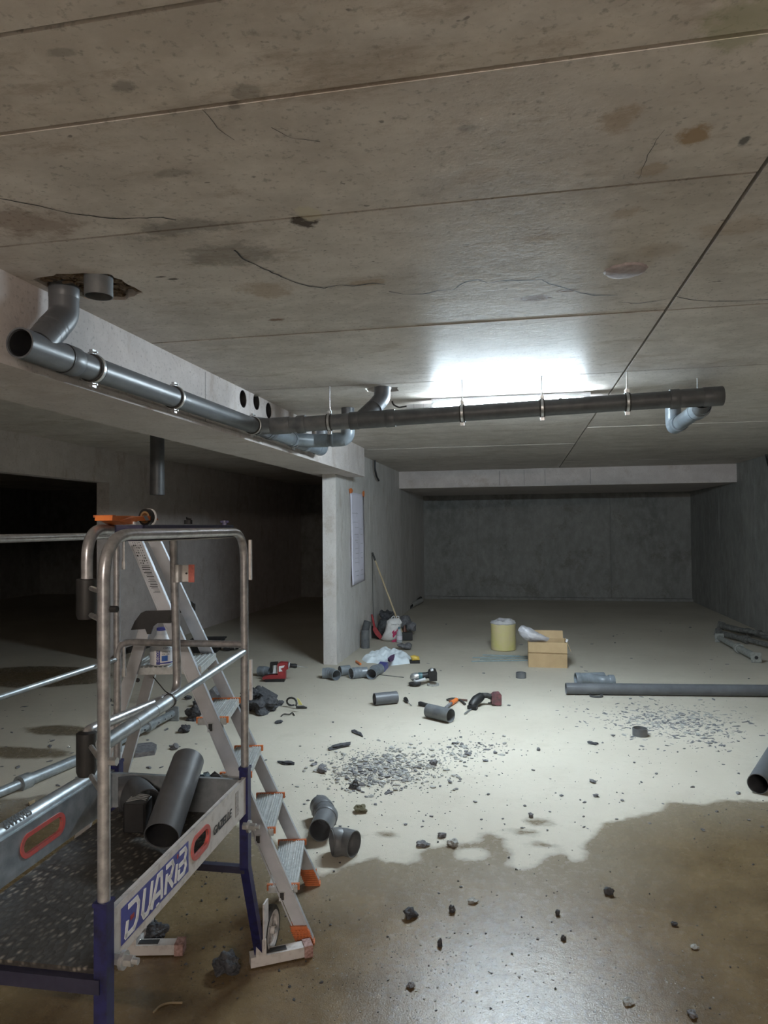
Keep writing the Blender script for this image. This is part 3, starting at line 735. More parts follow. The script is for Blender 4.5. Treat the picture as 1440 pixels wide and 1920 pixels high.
# feet, wheels on the two far legs
for key in ('fr', 'fl'):
    l, F = legs[key]
    ax = (fl(578, 1803)-fl(470, 1826)).normalized() if key == 'fr' else (fl(340, 1790)-fl(240, 1792)).normalized()
    R = frame(ax)
    c = F+ax*.065+Z*.022; mb = MB()
    mb.box(c, (.20, .042, .034), R); fo_ = mb.build('stabiliser_foot', wpaint, wpf, smooth=0)
    MB().box(F+ax*.165+Z*.022, (.030, .048, .040), R).build('worn_cap', mat('worn_red_rubber', (.50, .33, .30), (.20, .10, .09), .7, 0, 90), fo_, smooth=0)
    MB().box(F+ax*.055+Z*.0405, (.07, .024, .002), R).build('slot', ink, fo_, smooth=0)
    MB().box(F+ax*.0+Z*.065, (.035, .05, .06), R).build('foot_bracket', wpaint, fo_, smooth=0)
    mb = MB(); mb.box(F-e2*.02+Z*.14, (.006, .042, .15), frame(e2)); mb.build('hinge_plate', wpaint, l, smooth=0)
    wc = (fl(506, 1786) if key == 'fr' else fl(268, 1765))+Z*.080; wx = -e2
    mb = MB(); Rw = rotx((0, 0, 1), wx)
    mb.lathe(wc, [(.058, -.013), (.072, -.014), (.079, -.009), (.080, 0), (.079, .009), (.072, .014), (.058, .013), (.057, 0)], 36, Rw, closed=False); ty = mb.build('wheel_tyre', rubber, wpf)
    mb = MB(); mb.lathe(wc, [(.050, -.010), (.060, -.0145), (.066, -.013), (.066, .013), (.060, .0145), (.050, .010), (.048, 0), (.050, -.010)], 36, Rw, closed=False); mb.build('wheel_rim', wpaint, ty)
    mb = MB(); mb.sweep([wc-wx*.018, wc+wx*.020], .013, 18)
    for k in range(5):
        a = k*2*math.pi/5+.3; d = Z*math.cos(a)+e1*math.sin(a); mb.box(wc+d*.031, (.042, .009, .012), frame(d, wx))
    mb.build('wheel_hub', wpaint, ty)
    MB().sweep([wc+wx*.018, wc+wx*.024], .008, 12).build('axle_nut', zinc, ty)
for key in ('nr', 'nl'):
    l, F = legs[key]; MB().box(F+Z*.02, (.05, .05, .04), frame(e1)).build('rubber_foot', rubber, wpf, smooth=0)
# cross bars
mb = MB(); a, b = Pf+Z*.39, Qf+Z*.39; mb.box((a+b)/2, (Wd, .022, .022), frame(e2)); mb.build('cross_bar', mat('black_navy_steel', (.02, .02, .045), (.03, .03, .06), .5, .1, 40), wpf, smooth=0)
mb = MB(); a, b = Pn+Z*.552, Qn+Z*.552; mb.box((a+b)/2-e1*.004, (Wd, .03, .03), frame(e2)); mb.build('cross_bar', mat('black_navy_steel', (.02, .02, .045), (.03, .03, .06), .5, .1, 40), wpf, smooth=0)
mb = MB(); a, b = Pn+Z*.37, Qn+Z*.37; mb.box((a+b)/2, (Wd, .022, .022), frame(e2)); mb.build('cross_bar', mat('black_navy_steel', (.02, .02, .045), (.03, .03, .06), .5, .1, 40), wpf, smooth=0)
# tray deck with worn grip pattern
def deck_mat():
    m, nt, b = newmat('grip_deck_mud')
    vo = nt.nodes.new('ShaderNodeTexVoronoi'); tc = nt.nodes.new('ShaderNodeTexCoord'); mp = nt.nodes.new('ShaderNodeMapping')
    mp.inputs['Scale'].default_value = (70, 38, 70); mp.inputs['Rotation'].default_value = (0, 0, .9)
    nt.links.new(tc.outputs['Object'], mp.inputs[0]); nt.links.new(mp.outputs[0], vo.inputs[0]); vo.inputs['Scale'].default_value = 1
    n = noise(nt, 5, 4, .6); big = noise(nt, 2.6, 3, .6)
    c = ramp(nt, vo.outputs['Distance'], [(.12, (.30, .27, .23)), (.42, (.035, .032, .03))])
    c = mix(nt, ramp(nt, n, [(.35, (1,)*3), (.6, (0,)*3)]), c, (.05, .046, .042))
    c = mix(nt, ramp(nt, big, [(.56, (0,)*3), (.66, (.8,)*3)]), c, (.30, .31, .29))
    nt.links.new(c, b.inputs['Base Color']); b.inputs['Roughness'].default_value = .6
    bump(nt, b, vo.outputs['Distance'], .6, .004); return m
zd = .578
mb = MB(); mb.hexa([Pn+e2*.02+Z*(zd-.012), Pf+e2*.02+Z*(zd-.012), Qf-e2*.02+Z*(zd-.012), Qn-e2*.02+Z*(zd-.012), Pn+e2*.02+Z*zd, Pf+e2*.02+Z*zd, Qf-e2*.02+Z*zd, Qn-e2*.02+Z*zd])
mb.build('tray_deck', deck_mat(), wpf, smooth=0)
Lp = (Pf-Pn).length
def board(a, b, off, z0, z1, m, name, thick=.004, slot=None, lab=None):
    """toe board from a to b, moved by off; slot = (from, to) along it"""
    d = (b-a).normalized(); n = Vector((-d.y, d.x, 0)); c = (a+b)/2+off
    mb = MB(); mb.box(c+Z*(z0+z1)/2, ((b-a).length, thick, z1-z0), frame(d)); o = mb.build(name, m, wpf, smooth=0, label=lab)
    mb = MB(); mb.box(c+Z*(z1-.002)+n*.004, ((b-a).length, .014, .004), frame(d)); mb.build('folded_edge', m, o, smooth=0)
    if slot:
        u = (slot[0]+slot[1])/2; zc = (z0+z1)/2+.004; hh = .022; L = slot[1]-slot[0]
        p = a+off+d*u+Z*zc
        o.location = o.location; W = wpos(wpf)
        base_me = MB(); base_me.bevbox((0, 0, 0), (L, .001, .001), .0001)
        def stad(hx, hz, ty):
            P = []
            for k in range(24):
                t_ = 2*math.pi*k/24; cx = math.cos(t_); sz = math.sin(t_)
                P.append(p+d*(math.copysign(hx-hz, cx)+cx*hz)+Z*sz*hz-n*ty)
            return P
        cu = MB().prism([q-W for q in stad(L/2, hh, .02)], n*.04); boolean_local(o, cu)
        mb = MB(); n_ = 24
        for (ha, hb, tt) in ((L/2, L/2+.012, .005),):
            A = stad(ha, hh, tt); B = stad(hb, hh+.012, tt); A2 = [q+n*2*tt for q in A]; B2 = [q+n*2*tt for q in B]
            vs = A+B+A2+B2; fs = []
            for k in range(n_):
                j = (k+1) % n_
                fs += [(k, j, n_+j, n_+k), (2*n_+k, 3*n_+k, 3*n_+j, 2*n_+j), (n_+k, n_+j, 3*n_+j, 3*n_+k), (k, 2*n_+k, 2*n_+j, j)]
            mb.add(vs, fs)
        mb.build('handle_grommet', mat('worn_red_plastic', (.58, .09, .08), (.42, .12, .11), .5, 0, 50), o)
    return o
def boolean_local(o, cu):
    # the board's mesh is local to the platform empty; cut in that space with the object moved to the origin
    loc = o.location.copy(); par = o.parent; o.parent = None; o.location = (0, 0, 0)
    boolean(o, [cu]); o.parent = par; o.location = loc
zb0, zb1 = .576, .692
bd = board(Pn+e1*.016, Pf-e1*.016, -e2*.006, zb0, zb1, wpaint, 'toe_board', slot=(.395, .495), lab='white toe board with a blue sign')
bl = board(Qn+e1*.02, Qf-e1*.02, e2*.0, zb0, zb1+.005, galv, 'toe_board', slot=(.33, .50), lab='galvanised toe board with a red handle slot')
bf = board(Pf+e2*.0, Qf, -e1*.03, zb0, zb1, galv, 'toe_board')
# sign on the toe board (outer face looks along -e2)
fo2 = -e2; org = Pn-e2*.0085
def bp(u, z, k=0.0): return org+e1*u-e2*k+Z*z
sg = MB().hexa([bp(.052, .597), bp(.382, .597), bp(.382, .597, .0008), bp(.052, .597, .0008), bp(.052, .676), bp(.382, .676), bp(.382, .676, .0008), bp(.052, .676, .0008)]).build('sign_panel', navyp, bd, smooth=0)
def let(s, u, z, size, m, par, shear=.22, bold=.003, tr=1.0):
    return text(s, 'lettering', m, par, bp(u, z, .001), e1, Z, size, shear=shear, ext=.0004, bold=bold, track=tr)
def strokes(par, m, segs, wdt=.0112, k=.0012):
    mb = MB()
    for (x0, z0, x1, z1) in segs:
        x0, x1 = .048+(x0-.075)*.82, .048+(x1-.075)*.82
        a, b = bp(x0+.22*(z0-.60), z0, k), bp(x1+.22*(z1-.60), z1, k); d = (b-a); L = d.length
        if L < 1e-6: continue
        mb.box((a+b)/2, (L+wdt*.55, wdt, .0008), frame(d.normalized(), Z.cross(d).cross(d) if False else (-fo2 if abs(d.normalized().dot(Z)) > .5 else -fo2)))
    return mb.build('lettering', m, par, smooth=0)
zl, zh = .607, .666; zm = (zl+zh)/2
strokes(sg, white, [
    (.100, zh, .142, zh), (.142, zh, .155, zh-.014), (.155, zh-.014, .155, zl+.014), (.155, zl+.014, .142, zl), (.142, zl, .100, zl), (.100, zl, .100, zl+.028),       # D
    (.185, zh, .185, zl+.012), (.185, zl+.012, .196, zl), (.196, zl, .216, zl), (.216, zl, .227, zl+.012), (.227, zl+.012, .227, zh),                               # U
    (.240, zl, .262, zh), (.262, zh, .284, zh-.0), (.284, zh, .300, zl), (.258, zl+.016, .292, zl+.016),                                                            # A
    (.322, zl, .322, zh-.020), (.316, zh, .352, zh), (.352, zh, .362, zh-.012), (.362, zh-.012, .352, zm-.002), (.352, zm-.002, .332, zm-.002), (.338, zm-.004, .368, zl), # R
    (.388, zl, .388, zm+.008),                                                                                                                                      # i
    (.408, zl, .408, zl+.018), (.404, zh, .440, zh), (.440, zh, .450, zh-.010), (.450, zh-.010, .442, zm), (.408, zm, .446, zm), (.446, zm, .456, zl+.014), (.456, zl+.014, .446, zl), (.446, zl, .408, zl)])
strokes(sg, red, [(.119, zm, .131, zm), (.388, zh-.001, .3885, zh-.001)], .010)
let('.com', .205, .5985, .008, white, sg, 0, .0003)
let('GAZELLE', .540, .618, .034, ink, bd, .22, .0006, 1.0)
# sticker patch next to it
MB().hexa([bp(.715, .60), bp(.74, .60), bp(.74, .60, .0006), bp(.715, .60, .0006), bp(.715, .675), bp(.74, .675), bp(.74, .675, .0006), bp(.715, .675, .0006)]).build('worn_sticker', mat('worn_label', (.50, .47, .46), (.22, .20, .20), .6, 0, 160), bd, smooth=0)
# bolts through the legs
for P, zz in ((Pn, .586), (Pf, .548)):
    c = P-e2*.03-e1*.045*(1 if P is Pf else -.55)+Z*zz
    mb = MB(); mb.sweep([c+e2*.02, c-e2*.022], .012, 6); mb.sweep([c-e2*.02, c-e2*.034], .007, 10); mb.sweep([c+e2*.004, c-e2*.004], .019, 16)
    mb.build('clamp_bolt', zinc, wpf, label='zinc bolt with washer')
# guard rail arch between the right-hand posts
ZA = 1.487
mb = MB(); mb.sweep(fillet([Pn+Z*.70, Pn+Z*ZA, Pf+Z*ZA, Pf+Z*.70], .10, 10), TR, 20); mb.build('guard_rail_arch', tube, wpf)
# end guard and left-hand side
mb = MB(); mb.sweep(fillet([Qf+Z*.70, Qf+Z*(ZA-.01), Qn+Z*(ZA-.01), Qn+Z*.70], .06, 10), TR*.86, 18); mb.build('guard_rail_arch', tube, wpf)
mb = MB(); mb.sweep(fillet([Qf+Z*.70-e2*.0, Qf+Z*1.118-e2*.004, Pf+Z*1.118], .05, 8), .0115, 14); mb.build('middle_rail', tube, wpf)
mb = MB(); mb.sweep([Qf+Z*1.06, Qn+Z*1.07], .0085, 14); mb.build('middle_rail', galv, wpf)
# hinge pins on the end guard
for zz in (1.475, 1.115):
    q = Qf-e2*.022+Z*zz
    mb = MB(); mb.sweep(fillet([q+e2*.012, q-e2*.004, q-e2*.004-Z*.10], .012, 5), .0055, 10); mb.sweep([q-e2*.004-Z*.085, q-e2*.004-Z*.112], .008, 10); mb.build('drop_pin', zinc, wpf)
for zz in (1.46, 1.07):
    q = Pf-e2*.02-e1*.012+Z*zz; MB().hexa([q+e1*.0, q+e1*.01, q+e1*.01-e2*.008, q-e2*.008]+[v-Z*.13 for v in (q, q+e1*.01, q+e1*.01-e2*.008, q-e2*.008)]).build('drop_pin', wpaint, wpf, smooth=0)
# adjustable mid rail on the near side: thin tube sliding in a thick one
a, b = Pf+Z*1.095+e1*(-.01), Pn+Z*1.035+e2*.022+e1*.03; m_ = a.lerp(b, .625)
mb = MB(); mb.sweep([a, a.lerp(b, .66)], .0115, 16); mb.build('middle_rail', galv, wpf)
mb = MB(); mb.sweep([m_, b], .0165, 18, .003)
for k in (.25, .55): mb.sweep([m_.lerp(b, k), m_.lerp(b, k+.02)], .0172, 18)
tk = mb.build('middle_rail', galv, wpf)
# swinging gate loop with black end sleeves
G = [V(162, 1150, 1.60), V(163, 1000, 1.63), V(318, 1003, 2.20), V(331, 1012, 2.24), V(331, 1310, 2.24), V(170, 1385, 1.62)]
pth = fillet([V(163, 1130, 1.62), V(163, 992, 1.62), V(325, 998, 2.21), V(333, 1300, 2.21), V(163, 1371, 1.63), V(163, 1400, 1.635)], [.075, .05, .05, .02], 9)
mb = MB(); mb.sweep(pth, TR, 20); mb.build('gate_loop', tube, wpf)
for (px, y0, y1) in ((161, 1085, 1160), (161, 1372, 1453)):
    a, b = V(px+1, y0, 1.625), V(px+1, y1, 1.625); b.x, b.y = a.x, a.y
    mb = MB(); mb.sweep([a, a-Z*.002, b+Z*.01, b], [.019, .0225, .0225, .019], 22); o = mb.build('rubber_sleeve', black, wpf)
    for zz in (.2, .85):
        q = a.lerp(b, zz); MB().sweep([q+(Pn-q).xy.to_3d()*.3, q+(Pn-q).xy.to_3d()*.8], .006, 8).build('sleeve_bolt', zinc, o)
q = V(212, 1139, 1.50); MB().sweep([Pn+Z*q.z+e1*.005, Pn+Z*q.z-e2*.028+e1*.005], .007, 8).build('clamp_bolt', black, wpf)
q = V(212, 1415, 1.50); MB().sweep([Pn+Z*q.z, Pn+Z*q.z-e2*.030], .009, 6).build('clamp_bolt', zinc, wpf)
# reflector clip on the gate loop
q = V(333, 1075, 2.21)
mb = MB(); mb.sweep([q+Z*.028, q-Z*.028], TR+.003, 18); cl = mb.build('clip', zinc, wpf)
MB().box(q+RT*.028, (.034, .005, .052), frame(RT)).build('clip_plate', wpaint, cl, smooth=0)
MB().box(q+RT*.046-Vector((0, .003, 0)), (.018, .008, .056), frame(RT)).build('reflector', redr, cl, smooth=0)
MB().sweep([q+RT*.03, q+RT*.03-Vector((0, .006, 0))], .003, 8).build('screw', ink, cl)
# cable tie round the two rails
q = V(318, 1303, 2.16); mb = MB(); dr = (b-a).normalized(); d0 = (Pn-Pf).normalized()
q = m_; mb.sweep([q+d0*.003, q-d0*.003], .0185, 16, .002); tail = fillet([q+Z*.017, q+Z*.024+e2*.012, q+Z*.060+e2*.045], .02); mb.sweep(tail, .0016, 6); mb.build('cable_tie', black, wpf)
# tool shelf hooked on the arch
sa, sb = Pn+e1*.20+e2*.018, Pf-e1*.045+e2*.018
mb = MB(); zs0, zs1 = 1.470, 1.478
def shelf(z0, z1, w0, w1, a=sa, b=sb): return [a+e2*w0+Z*z0, b+e2*w0+Z*z0, b+e2*w1+Z*z0, a+e2*w1+Z*z0, a+e2*w0+Z*z1, b+e2*w0+Z*z1, b+e2*w1+Z*z1, a+e2*w1+Z*z1]
mb.hexa(shelf(1.470, 1.474, 0, .075)); mb.hexa(shelf(1.470, 1.509, 0, .004)); mb.hexa(shelf(1.470, 1.509, .071, .075))
mb.hexa(shelf(1.470, 1.509, 0, .075, sb-e1*.004, sb)); mb.hexa(shelf(1.470, 1.509, 0, .075, sa, sa+e1*.004))
sh = mb.build('tool_shelf', mat('dark_navy_steel', (.03, .032, .07), (.05, .05, .10), .5, .1, 60), wpf, smooth=0)
MB().hexa(shelf(1.468, 1.4705, -.003, 0)).build('shelf_edge', wpaint, sh, smooth=0)
mb = MB(); q = sb+e2*.03+Z*1.512
mb.sweep([q-Z*.01, q+Z*.012], .008, 8)
for k in range(5): a_ = k*1.256; mb.box(q+Vector((math.cos(a_), math.sin(a_), 0))*.008+Z*.008, (.012, .005, .006), frame((math.cos(a_), math.sin(a_), 0)))
mb.build('shelf_knob', mat('violet_plastic', (.16, .15, .30), (.08, .08, .16), .4), sh)
# galvanised tube lashed outside the left toe board
a, b = Qn+e2*.028+Z*.70-e1*.3, Qf+e2*.035+Z*.695-e1*.02
mb = MB(); mb.sweep([a, b], .024, 22, .004); o = mb.build('side_tube', galv, wpf, label='galvanised tube with hand-painted letters')
uu = (b-a).normalized(); oo = a+uu*.60
nn = (Vector((0, 0, CZ))-oo); nn = (nn-uu*nn.dot(uu)).normalized()
text('BVATIS', 'lettering', ink, o, oo+nn*.0246-uu.cross(nn)*0, uu, nn.cross(uu), .034, ext=.0003, bold=.0006)

# ================================================================== HELPERS FOR THINGS ON THE FLOOR
FH = Vector((FWD.x, FWD.y, 0)).normalized(); RH = Vector((RT.x, RT.y, 0)).normalized()
def dist_at(px, py, z=0): return (onz(px, py, z)-CO).dot(FWD)
def plate(mb, poly, D, th, off=0):
    return mb.prism([V(a, b, D)+FH*(off-th/2) for a, b in poly], FH*th)
def puff(mb, poly, D, th, off=0, sub=3):
    P = [V(a, b, D)+FH*off for a, b in poly]; Q = []
    for i in range(len(P)):
        for k in range(sub): Q.append(P[i].lerp(P[(i+1) % len(P)], k/sub))
    c = sum(Q, Vector())/len(Q); n = len(Q); vs = []; rings = [(0, -.5), (.45, -.47), (.75, -.38), (.93, -.2), (1, 0), (.93, .2), (.75, .38), (.45, .47), (0, .5)]
    for k, d in rings:
        for q in Q: vs.append(c.lerp(q, k)+FH*th*d)
    fs = [(i*n+j, i*n+(j+1) % n, (i+1)*n+(j+1) % n, (i+1)*n+j) for i in range(len(rings)-1) for j in range(n)]
    return mb.add(vs, fs)
def mound(outline, hgt, seed, fold=1.0, rings=14, sub=5, fr=9, sharp=3):
    P = [fl(*p) for p in outline]; Q = []
    for i in range(len(P)):
        for k in range(sub): Q.append(P[i].lerp(P[(i+1) % len(P)], k/sub))
    c = sum(Q, Vector())/len(Q); n = len(Q); vs = []; off = Vector((seed*3.1, seed*1.7, 0))
    for r in range(rings+1):
        k = r/rings
        for q in Q:
            p = c.lerp(q, k); z = hgt*(1-k**sharp)*(.62+fold*.75*mnoise.noise(p*fr+off))+.004
            z += hgt*.25*fold*(1-k**4)*mnoise.noise(p*fr*3+off)
            vs.append(Vector((p.x, p.y, max(z, .003) if r < rings else 0)))
    fs = [(i*n+j, i*n+(j+1) % n, (i+1)*n+(j+1) % n, (i+1)*n+j) for i in range(rings) for j in range(n)]
    return MB().add(vs, fs), c
def lying(label, pxs, r, m, wall=.004, col=(), fil=.05, name='pipe_offcut', cat='pipe', group=None, parts=None):
    P = [onz(a, b, r+.001) for a, b in pxs]; mb = MB(); pth = fillet(P, fil, 8) if len(P) > 2 else P
    mb.sweep(pth, r, 26, wall)
    base = Vector((sum(p.x for p in P)/len(P), sum(p.y for p in P)/len(P), 0))
    if not col: return solo(mb, name, m, label, cat, base, group)
    t = thing(name, label, cat, base, group); mb.build('body', m, t)
    for u in col:
        i = min(int(u*(len(pth)-1)), len(pth)-2); d = (pth[i+1]-pth[i]).normalized(); f = u*(len(pth)-1)-i
        c2 = MB(); collar(c2, pth[i].lerp(pth[i+1], f), d, .045, r+.004, 26); c2.build('collar', m, t)
    return t
def ringup(px, py, r, h, m, label, tilt=0, name='pipe_ring', wall=.0045):
    p = fl(px, py); R = Matrix.Rotation(tilt, 3, 'X')
    mb = MB(); mb.lathe((p.x, p.y, .001+abs(math.sin(tilt))*r), [(r, 0), (r, h), (r-wall, h), (r-wall, 0), (r, 0)], 30, R, closed=False)
    return solo(mb, name, m, label, 'pipe', (p.x, p.y, 0))

# ------------------------------------------------------------------ loose pipes
lying('grey pipe elbow standing nearest the stepladder foot, open end facing left', [(600, 1557), (612, 1530), (600, 1510)], .054, pvc, col=(.12, .95), name='pipe_elbow')
lying('grey pipe bend in front of the other elbow, dark mouth facing right', [(664, 1583), (642, 1577), (622, 1580)], .058, pvcd, col=(.9,), name='pipe_elbow')
lying('short grey pipe with a dusty dark half lying left of the screwdriver', [(702, 1311), (744, 1307)], .050, pvc, name='pipe_offcut')
lying('short scuffed pipe offcut with a white rimmed mouth in front of the reciprocating saw', [(803, 1332), (845, 1342)], .053, pvcd, name='pipe_offcut')
lying('leftmost of the grey fittings at the foot of the wall end', [(605, 1262), (619, 1262), (631, 1266)], .050, pvcl, col=(.15, .9), name='pipe_fitting')
lying('short grey coupling behind the leftmost fitting by the wall end', [(637, 1258), (655, 1256)], .050, pvcl, name='pipe_coupling')
lying('grey fitting in the middle of the row by the wall end, mouth facing left', [(658, 1263), (672, 1261), (688, 1260)], .052, pvcl, col=(.06, .6), name='pipe_fitting')
lying('rightmost pipe bend of the row, next to the small blue box', [(696, 1264), (703, 1257), (713, 1254)], .052, pvcl, col=(.1,), name='pipe_fitting')
lying('grey pipe coupling lying behind the red hammer drill', [(486, 1258), (507, 1260)], .048, pvcl, col=(.5,), name='pipe_coupling')
ringup(977, 1271, .050, .052, pvcd, 'short grey pipe ring standing in front of the cardboard box')
ringup(1118, 1306, .058, .018, pvcb, 'dark flat pipe ring against the long pipe on the floor')
ringup(1200, 1379, .052, .052, pvcd, 'grey pipe ring standing alone by the grey shavings at right')
ringup(812, 1285, .056, .014, rockl, 'pale thin ring lying flat right of the angle grinder', name='grinding_ring', wall=.02)
lying('long grey pipe lying across the floor at right', [(1061, 1291), (1445, 1295), (1640, 1297)], .050, pvc, fil=0, name='long_pipe')
lying('grey pipe lying at the right edge, dark open end towards the viewer', [(1421, 1470), (1500, 1335)], .055, pvc, name='long_pipe')
t = thing('wye_fitting', 'pale grey wye fitting lying behind the long pipe', 'pipe', fl(1112, 1281))
mb = MB(); mb.sweep([onz(1080, 1273, .056), onz(1132, 1271, .056)], .054, 26, .005); mb.build('body', pvcl, t)
mb = MB(); mb.sweep(fillet([onz(1108, 1272, .056), onz(1130, 1277, .06), onz(1148, 1277, .06)], .04), .050, 26, .005); mb.build('branch', pvcl, t)
mb = MB(); collar(mb, onz(1084, 1273, .056), RH, .05, .060); mb.build('collar', pvcl, t)
mb = MB(); collar(mb, onz(1146, 1277, .06), RH, .05, .057); mb.build('collar', pvcl, t)

# ------------------------------------------------------------------ cardboard box and packing
D = dist_at(1028, 1252)
def boxpt(u, v, z, o=fl(991, 1251), e=fl(1064, 1253)):
    x = (e-o).normalized(); y = Vector((-x.y, x.x, 0)); return o+x*u+y*v+Z*z
BW = (fl(1064, 1253)-fl(991, 1251)).length; BD = .30; BH = .265; th = .005
t = thing('cardboard_box', 'open brown cardboard box on the floor beside the yellow film roll', 'box', boxpt(BW/2, BD/2, 0))
def slab(mb, u0, u1, v0, v1, z0, z1): mb.hexa([boxpt(u0, v0, z0), boxpt(u1, v0, z0), boxpt(u1, v1, z0), boxpt(u0, v1, z0), boxpt(u0, v0, z1), boxpt(u1, v0, z1), boxpt(u1, v1, z1), boxpt(u0, v1, z1)])
mb = MB(); slab(mb, 0, BW, 0, BD, 0, th); mb.build('bottom', card, t, smooth=0)
for a in ((0, BW, 0, th), (0, BW, BD-th, BD), (0, th, th, BD-th), (BW-th, BW, th, BD-th)):
    mb = MB(); slab(mb, *a, th, BH); mb.build('side', card, t, smooth=0)
mb = MB(); mb.hexa([boxpt(0, -.012, BH-.105), boxpt(BW, -.012, BH-.110), boxpt(BW, -.008, BH-.110), boxpt(0, -.008, BH-.105), boxpt(0, -.003, BH), boxpt(BW, -.003, BH), boxpt(BW, .001, BH), boxpt(0, .001, BH)]); mb.build('flap', card, t, smooth=0, label='front flap folded down')
mb = MB(); mb.hexa([boxpt(.02, BD, BH), boxpt(BW-.02, BD, BH), boxpt(BW-.02, BD+.004, BH), boxpt(.02, BD+.004, BH), boxpt(.02, BD+.05, BH+.075), boxpt(BW-.02, BD+.05, BH+.075), boxpt(BW-.02, BD+.054, BH+.075), boxpt(.02, BD+.054, BH+.075)]); mb.build('flap', card, t, smooth=0)
mb = MB(); mb.hexa([boxpt(BW, 0, BH), boxpt(BW+.035, 0, BH-.09), boxpt(BW+.035, BD, BH-.09), boxpt(BW, BD, BH), boxpt(BW+.004, 0, BH+.002), boxpt(BW+.039, 0, BH-.088), boxpt(BW+.039, BD, BH-.088), boxpt(BW+.004, BD, BH+.002)]); mb.build('flap', card, t, smooth=0)
film = mat('clear_film', (.80, .80, .86), (.70, .70, .76), .18, 0, 30, .4, alpha=.62)
mb = MB(); puff(mb, [(979, 1180), (984, 1176), (990, 1178), (1004, 1185), (1020, 1194), (1036, 1200), (1030, 1206), (1000, 1206), (990, 1203), (980, 1194), (977, 1187)], D, .20, .14)
for k, v in enumerate(mb.v): mb.v[k] = v+Vector((mnoise.noise(v*14)*.02, 0, mnoise.noise(v*17+Vector((9, 0, 0)))*.022))
solo(mb, 'plastic_bag', film, 'clear plastic bag spilling out of the cardboard box', 'bag', boxpt(.1, .12, BH), smooth=20)
mb = MB(); mb.sweep([onx(1061, 1204, 5) if False else boxpt(BW-.004, .05, BH), boxpt(BW+.006, .05, BH+.03)], .012, 10); solo(mb, 'bottle_cap', white, 'small white cap on the right corner of the cardboard box', 'cap', boxpt(BW, .05, BH))
# yellow roll in film
p = fl(948, 1222); D = dist_at(948, 1222)
t = thing('film_roll', 'large upright yellow roll wrapped in clear film', 'roll', p)
rr = 23.5*D/1300; hh = 50*D/1300; c = p+FH*rr
ylw = mat('yellow_felt', (.60, .55, .22), (.62, .52, .34), .35, 0, 3.5, .1)
mb = MB(); prof = [(rr-.012, 0), (rr, .008), (rr+.002, hh*.3), (rr-.001, hh*.6), (rr, hh-.01), (rr-.01, hh)]
mb.lathe(c, prof, 36); mb.build('roll', ylw, t)
mb = MB(); mb.lathe(c, [(rr-.004, hh-.004), (rr+.004, hh+.006), (rr-.012, hh+.035), (rr-.05, hh+.045), (.03, hh+.032)], 40)
for k, v in enumerate(mb.v): mb.v[k] = v+Vector((mnoise.noise(v*16)*.012, mnoise.noise(v*16+Vector((3, 0, 0)))*.012, mnoise.noise(v*12+Vector((0, 5, 0)))*.03*(1 if v.z > hh+.01 else 0)))
mb.build('film_top', film, t, smooth=20)
# thin blue-grey strips
steelb = mat('blue_grey_strip', (.25, .33, .35), (.18, .24, .26), .5, .3, 20)
for i, (a, b) in enumerate((((886, 1233), (990, 1231)), ((900, 1236), (991, 1234)), ((884, 1240), (990, 1238)), ((905, 1228), (975, 1230)))):
    P = [onz(*a, .006), onz(*b, .006)]; mb = MB(); mb.sweep(P, .006, 8)
    solo(mb, 'threaded_rod', steelb, ['second of the thin blue grey rods counted from the yellow roll', 'third of the thin blue grey rods counted from the yellow roll', 'nearest to the viewer of the thin rods by the cardboard box', 'thin blue grey rod closest to the yellow roll'][i], 'rod', P[0], 'thin rods left of the cardboard box')

# ------------------------------------------------------------------ shoring props
def prop(a, b, r, m, label, plate_at_a=True, size=.12, z=None, hole=True, holes=False, name='shoring_prop', zb=None):
    A = onz(*a, z or size/2); B = onz(*b, zb or z or r+.002); d = (B-A).normalized(); t = thing(name, label, 'prop', A)
    m1 = A.lerp(B, .45); mb = MB(); mb.sweep([A, m1], r, 18, .004); o = mb.build('outer_tube', m, t)
    mb = MB(); mb.sweep([m1, B], r*.8, 18, .004); mb.build('inner_tube', m, t)
    mb = MB(); mb.sweep([m1-d*.05, m1+d*.02], r*1.35, 18); mb.build('collar_nut', m, t)
    for q, f in ((A, plate_at_a), (B, True)):
        if f:
            mb = MB(); mb.bevbox((0, 0, 0), (size, size, .008), .008, rotx((0, 0, 1), d)); mb.v = [v+q for v in mb.v]; pl_ = mb.build('base_plate', m, t, smooth=0)
            if hole: MB().sweep([q-d*.006, q+d*.006], .019, 16).build('plate_hole', ink, pl_)
    if holes:
        side = d.cross(Z).normalized()
        if side.dot(CO-A) < 0: side = -side
        for k in range(7):
            q = A.lerp(B, .08+k*.12); MB().sweep([q+side*(r*.75), q+side*(r*1.03)], .006, 10).build('pin_hole', ink, o)
    return t
dirty = mat('dirty_steel', (.20, .20, .19), (.09, .09, .085), .8, .2, 30, .2)
plt_ = mat('dirty_aluminium', (.36, .37, .35), (.24, .25, .235), .7, .2, 40, .1)
prop((1418, 1233), (1349, 1196), .040, plt_, 'prop with a pale square end plate facing the viewer, nearest of the pile at right', True, .11, z=.058)
prop((1346, 1186), (1475, 1218), .035, dirty, 'dark prop lying in the middle of the pile by the right wall', True, .10, z=.055)
prop((1352, 1173), (1480, 1205), .040, dirty, 'furthest dark prop of the pile against the right wall', True, .11, z=.075)
prop((1368, 1178), (1500, 1200), .030, dirty, 'thin dark prop on top of the pile by the right wall', False, .10, z=.11, hole=False)
prop((323, 1338), (214, 1396), .028, galv, 'galvanised prop with pin holes on the floor behind the stepladder legs', True, .115, z=.058, hole=False, holes=True)
prop((146, 1424), (-120, 1536), .034, galv, 'galvanised prop with collars lying on the floor at the left edge', False, .10, z=.035, hole=False)
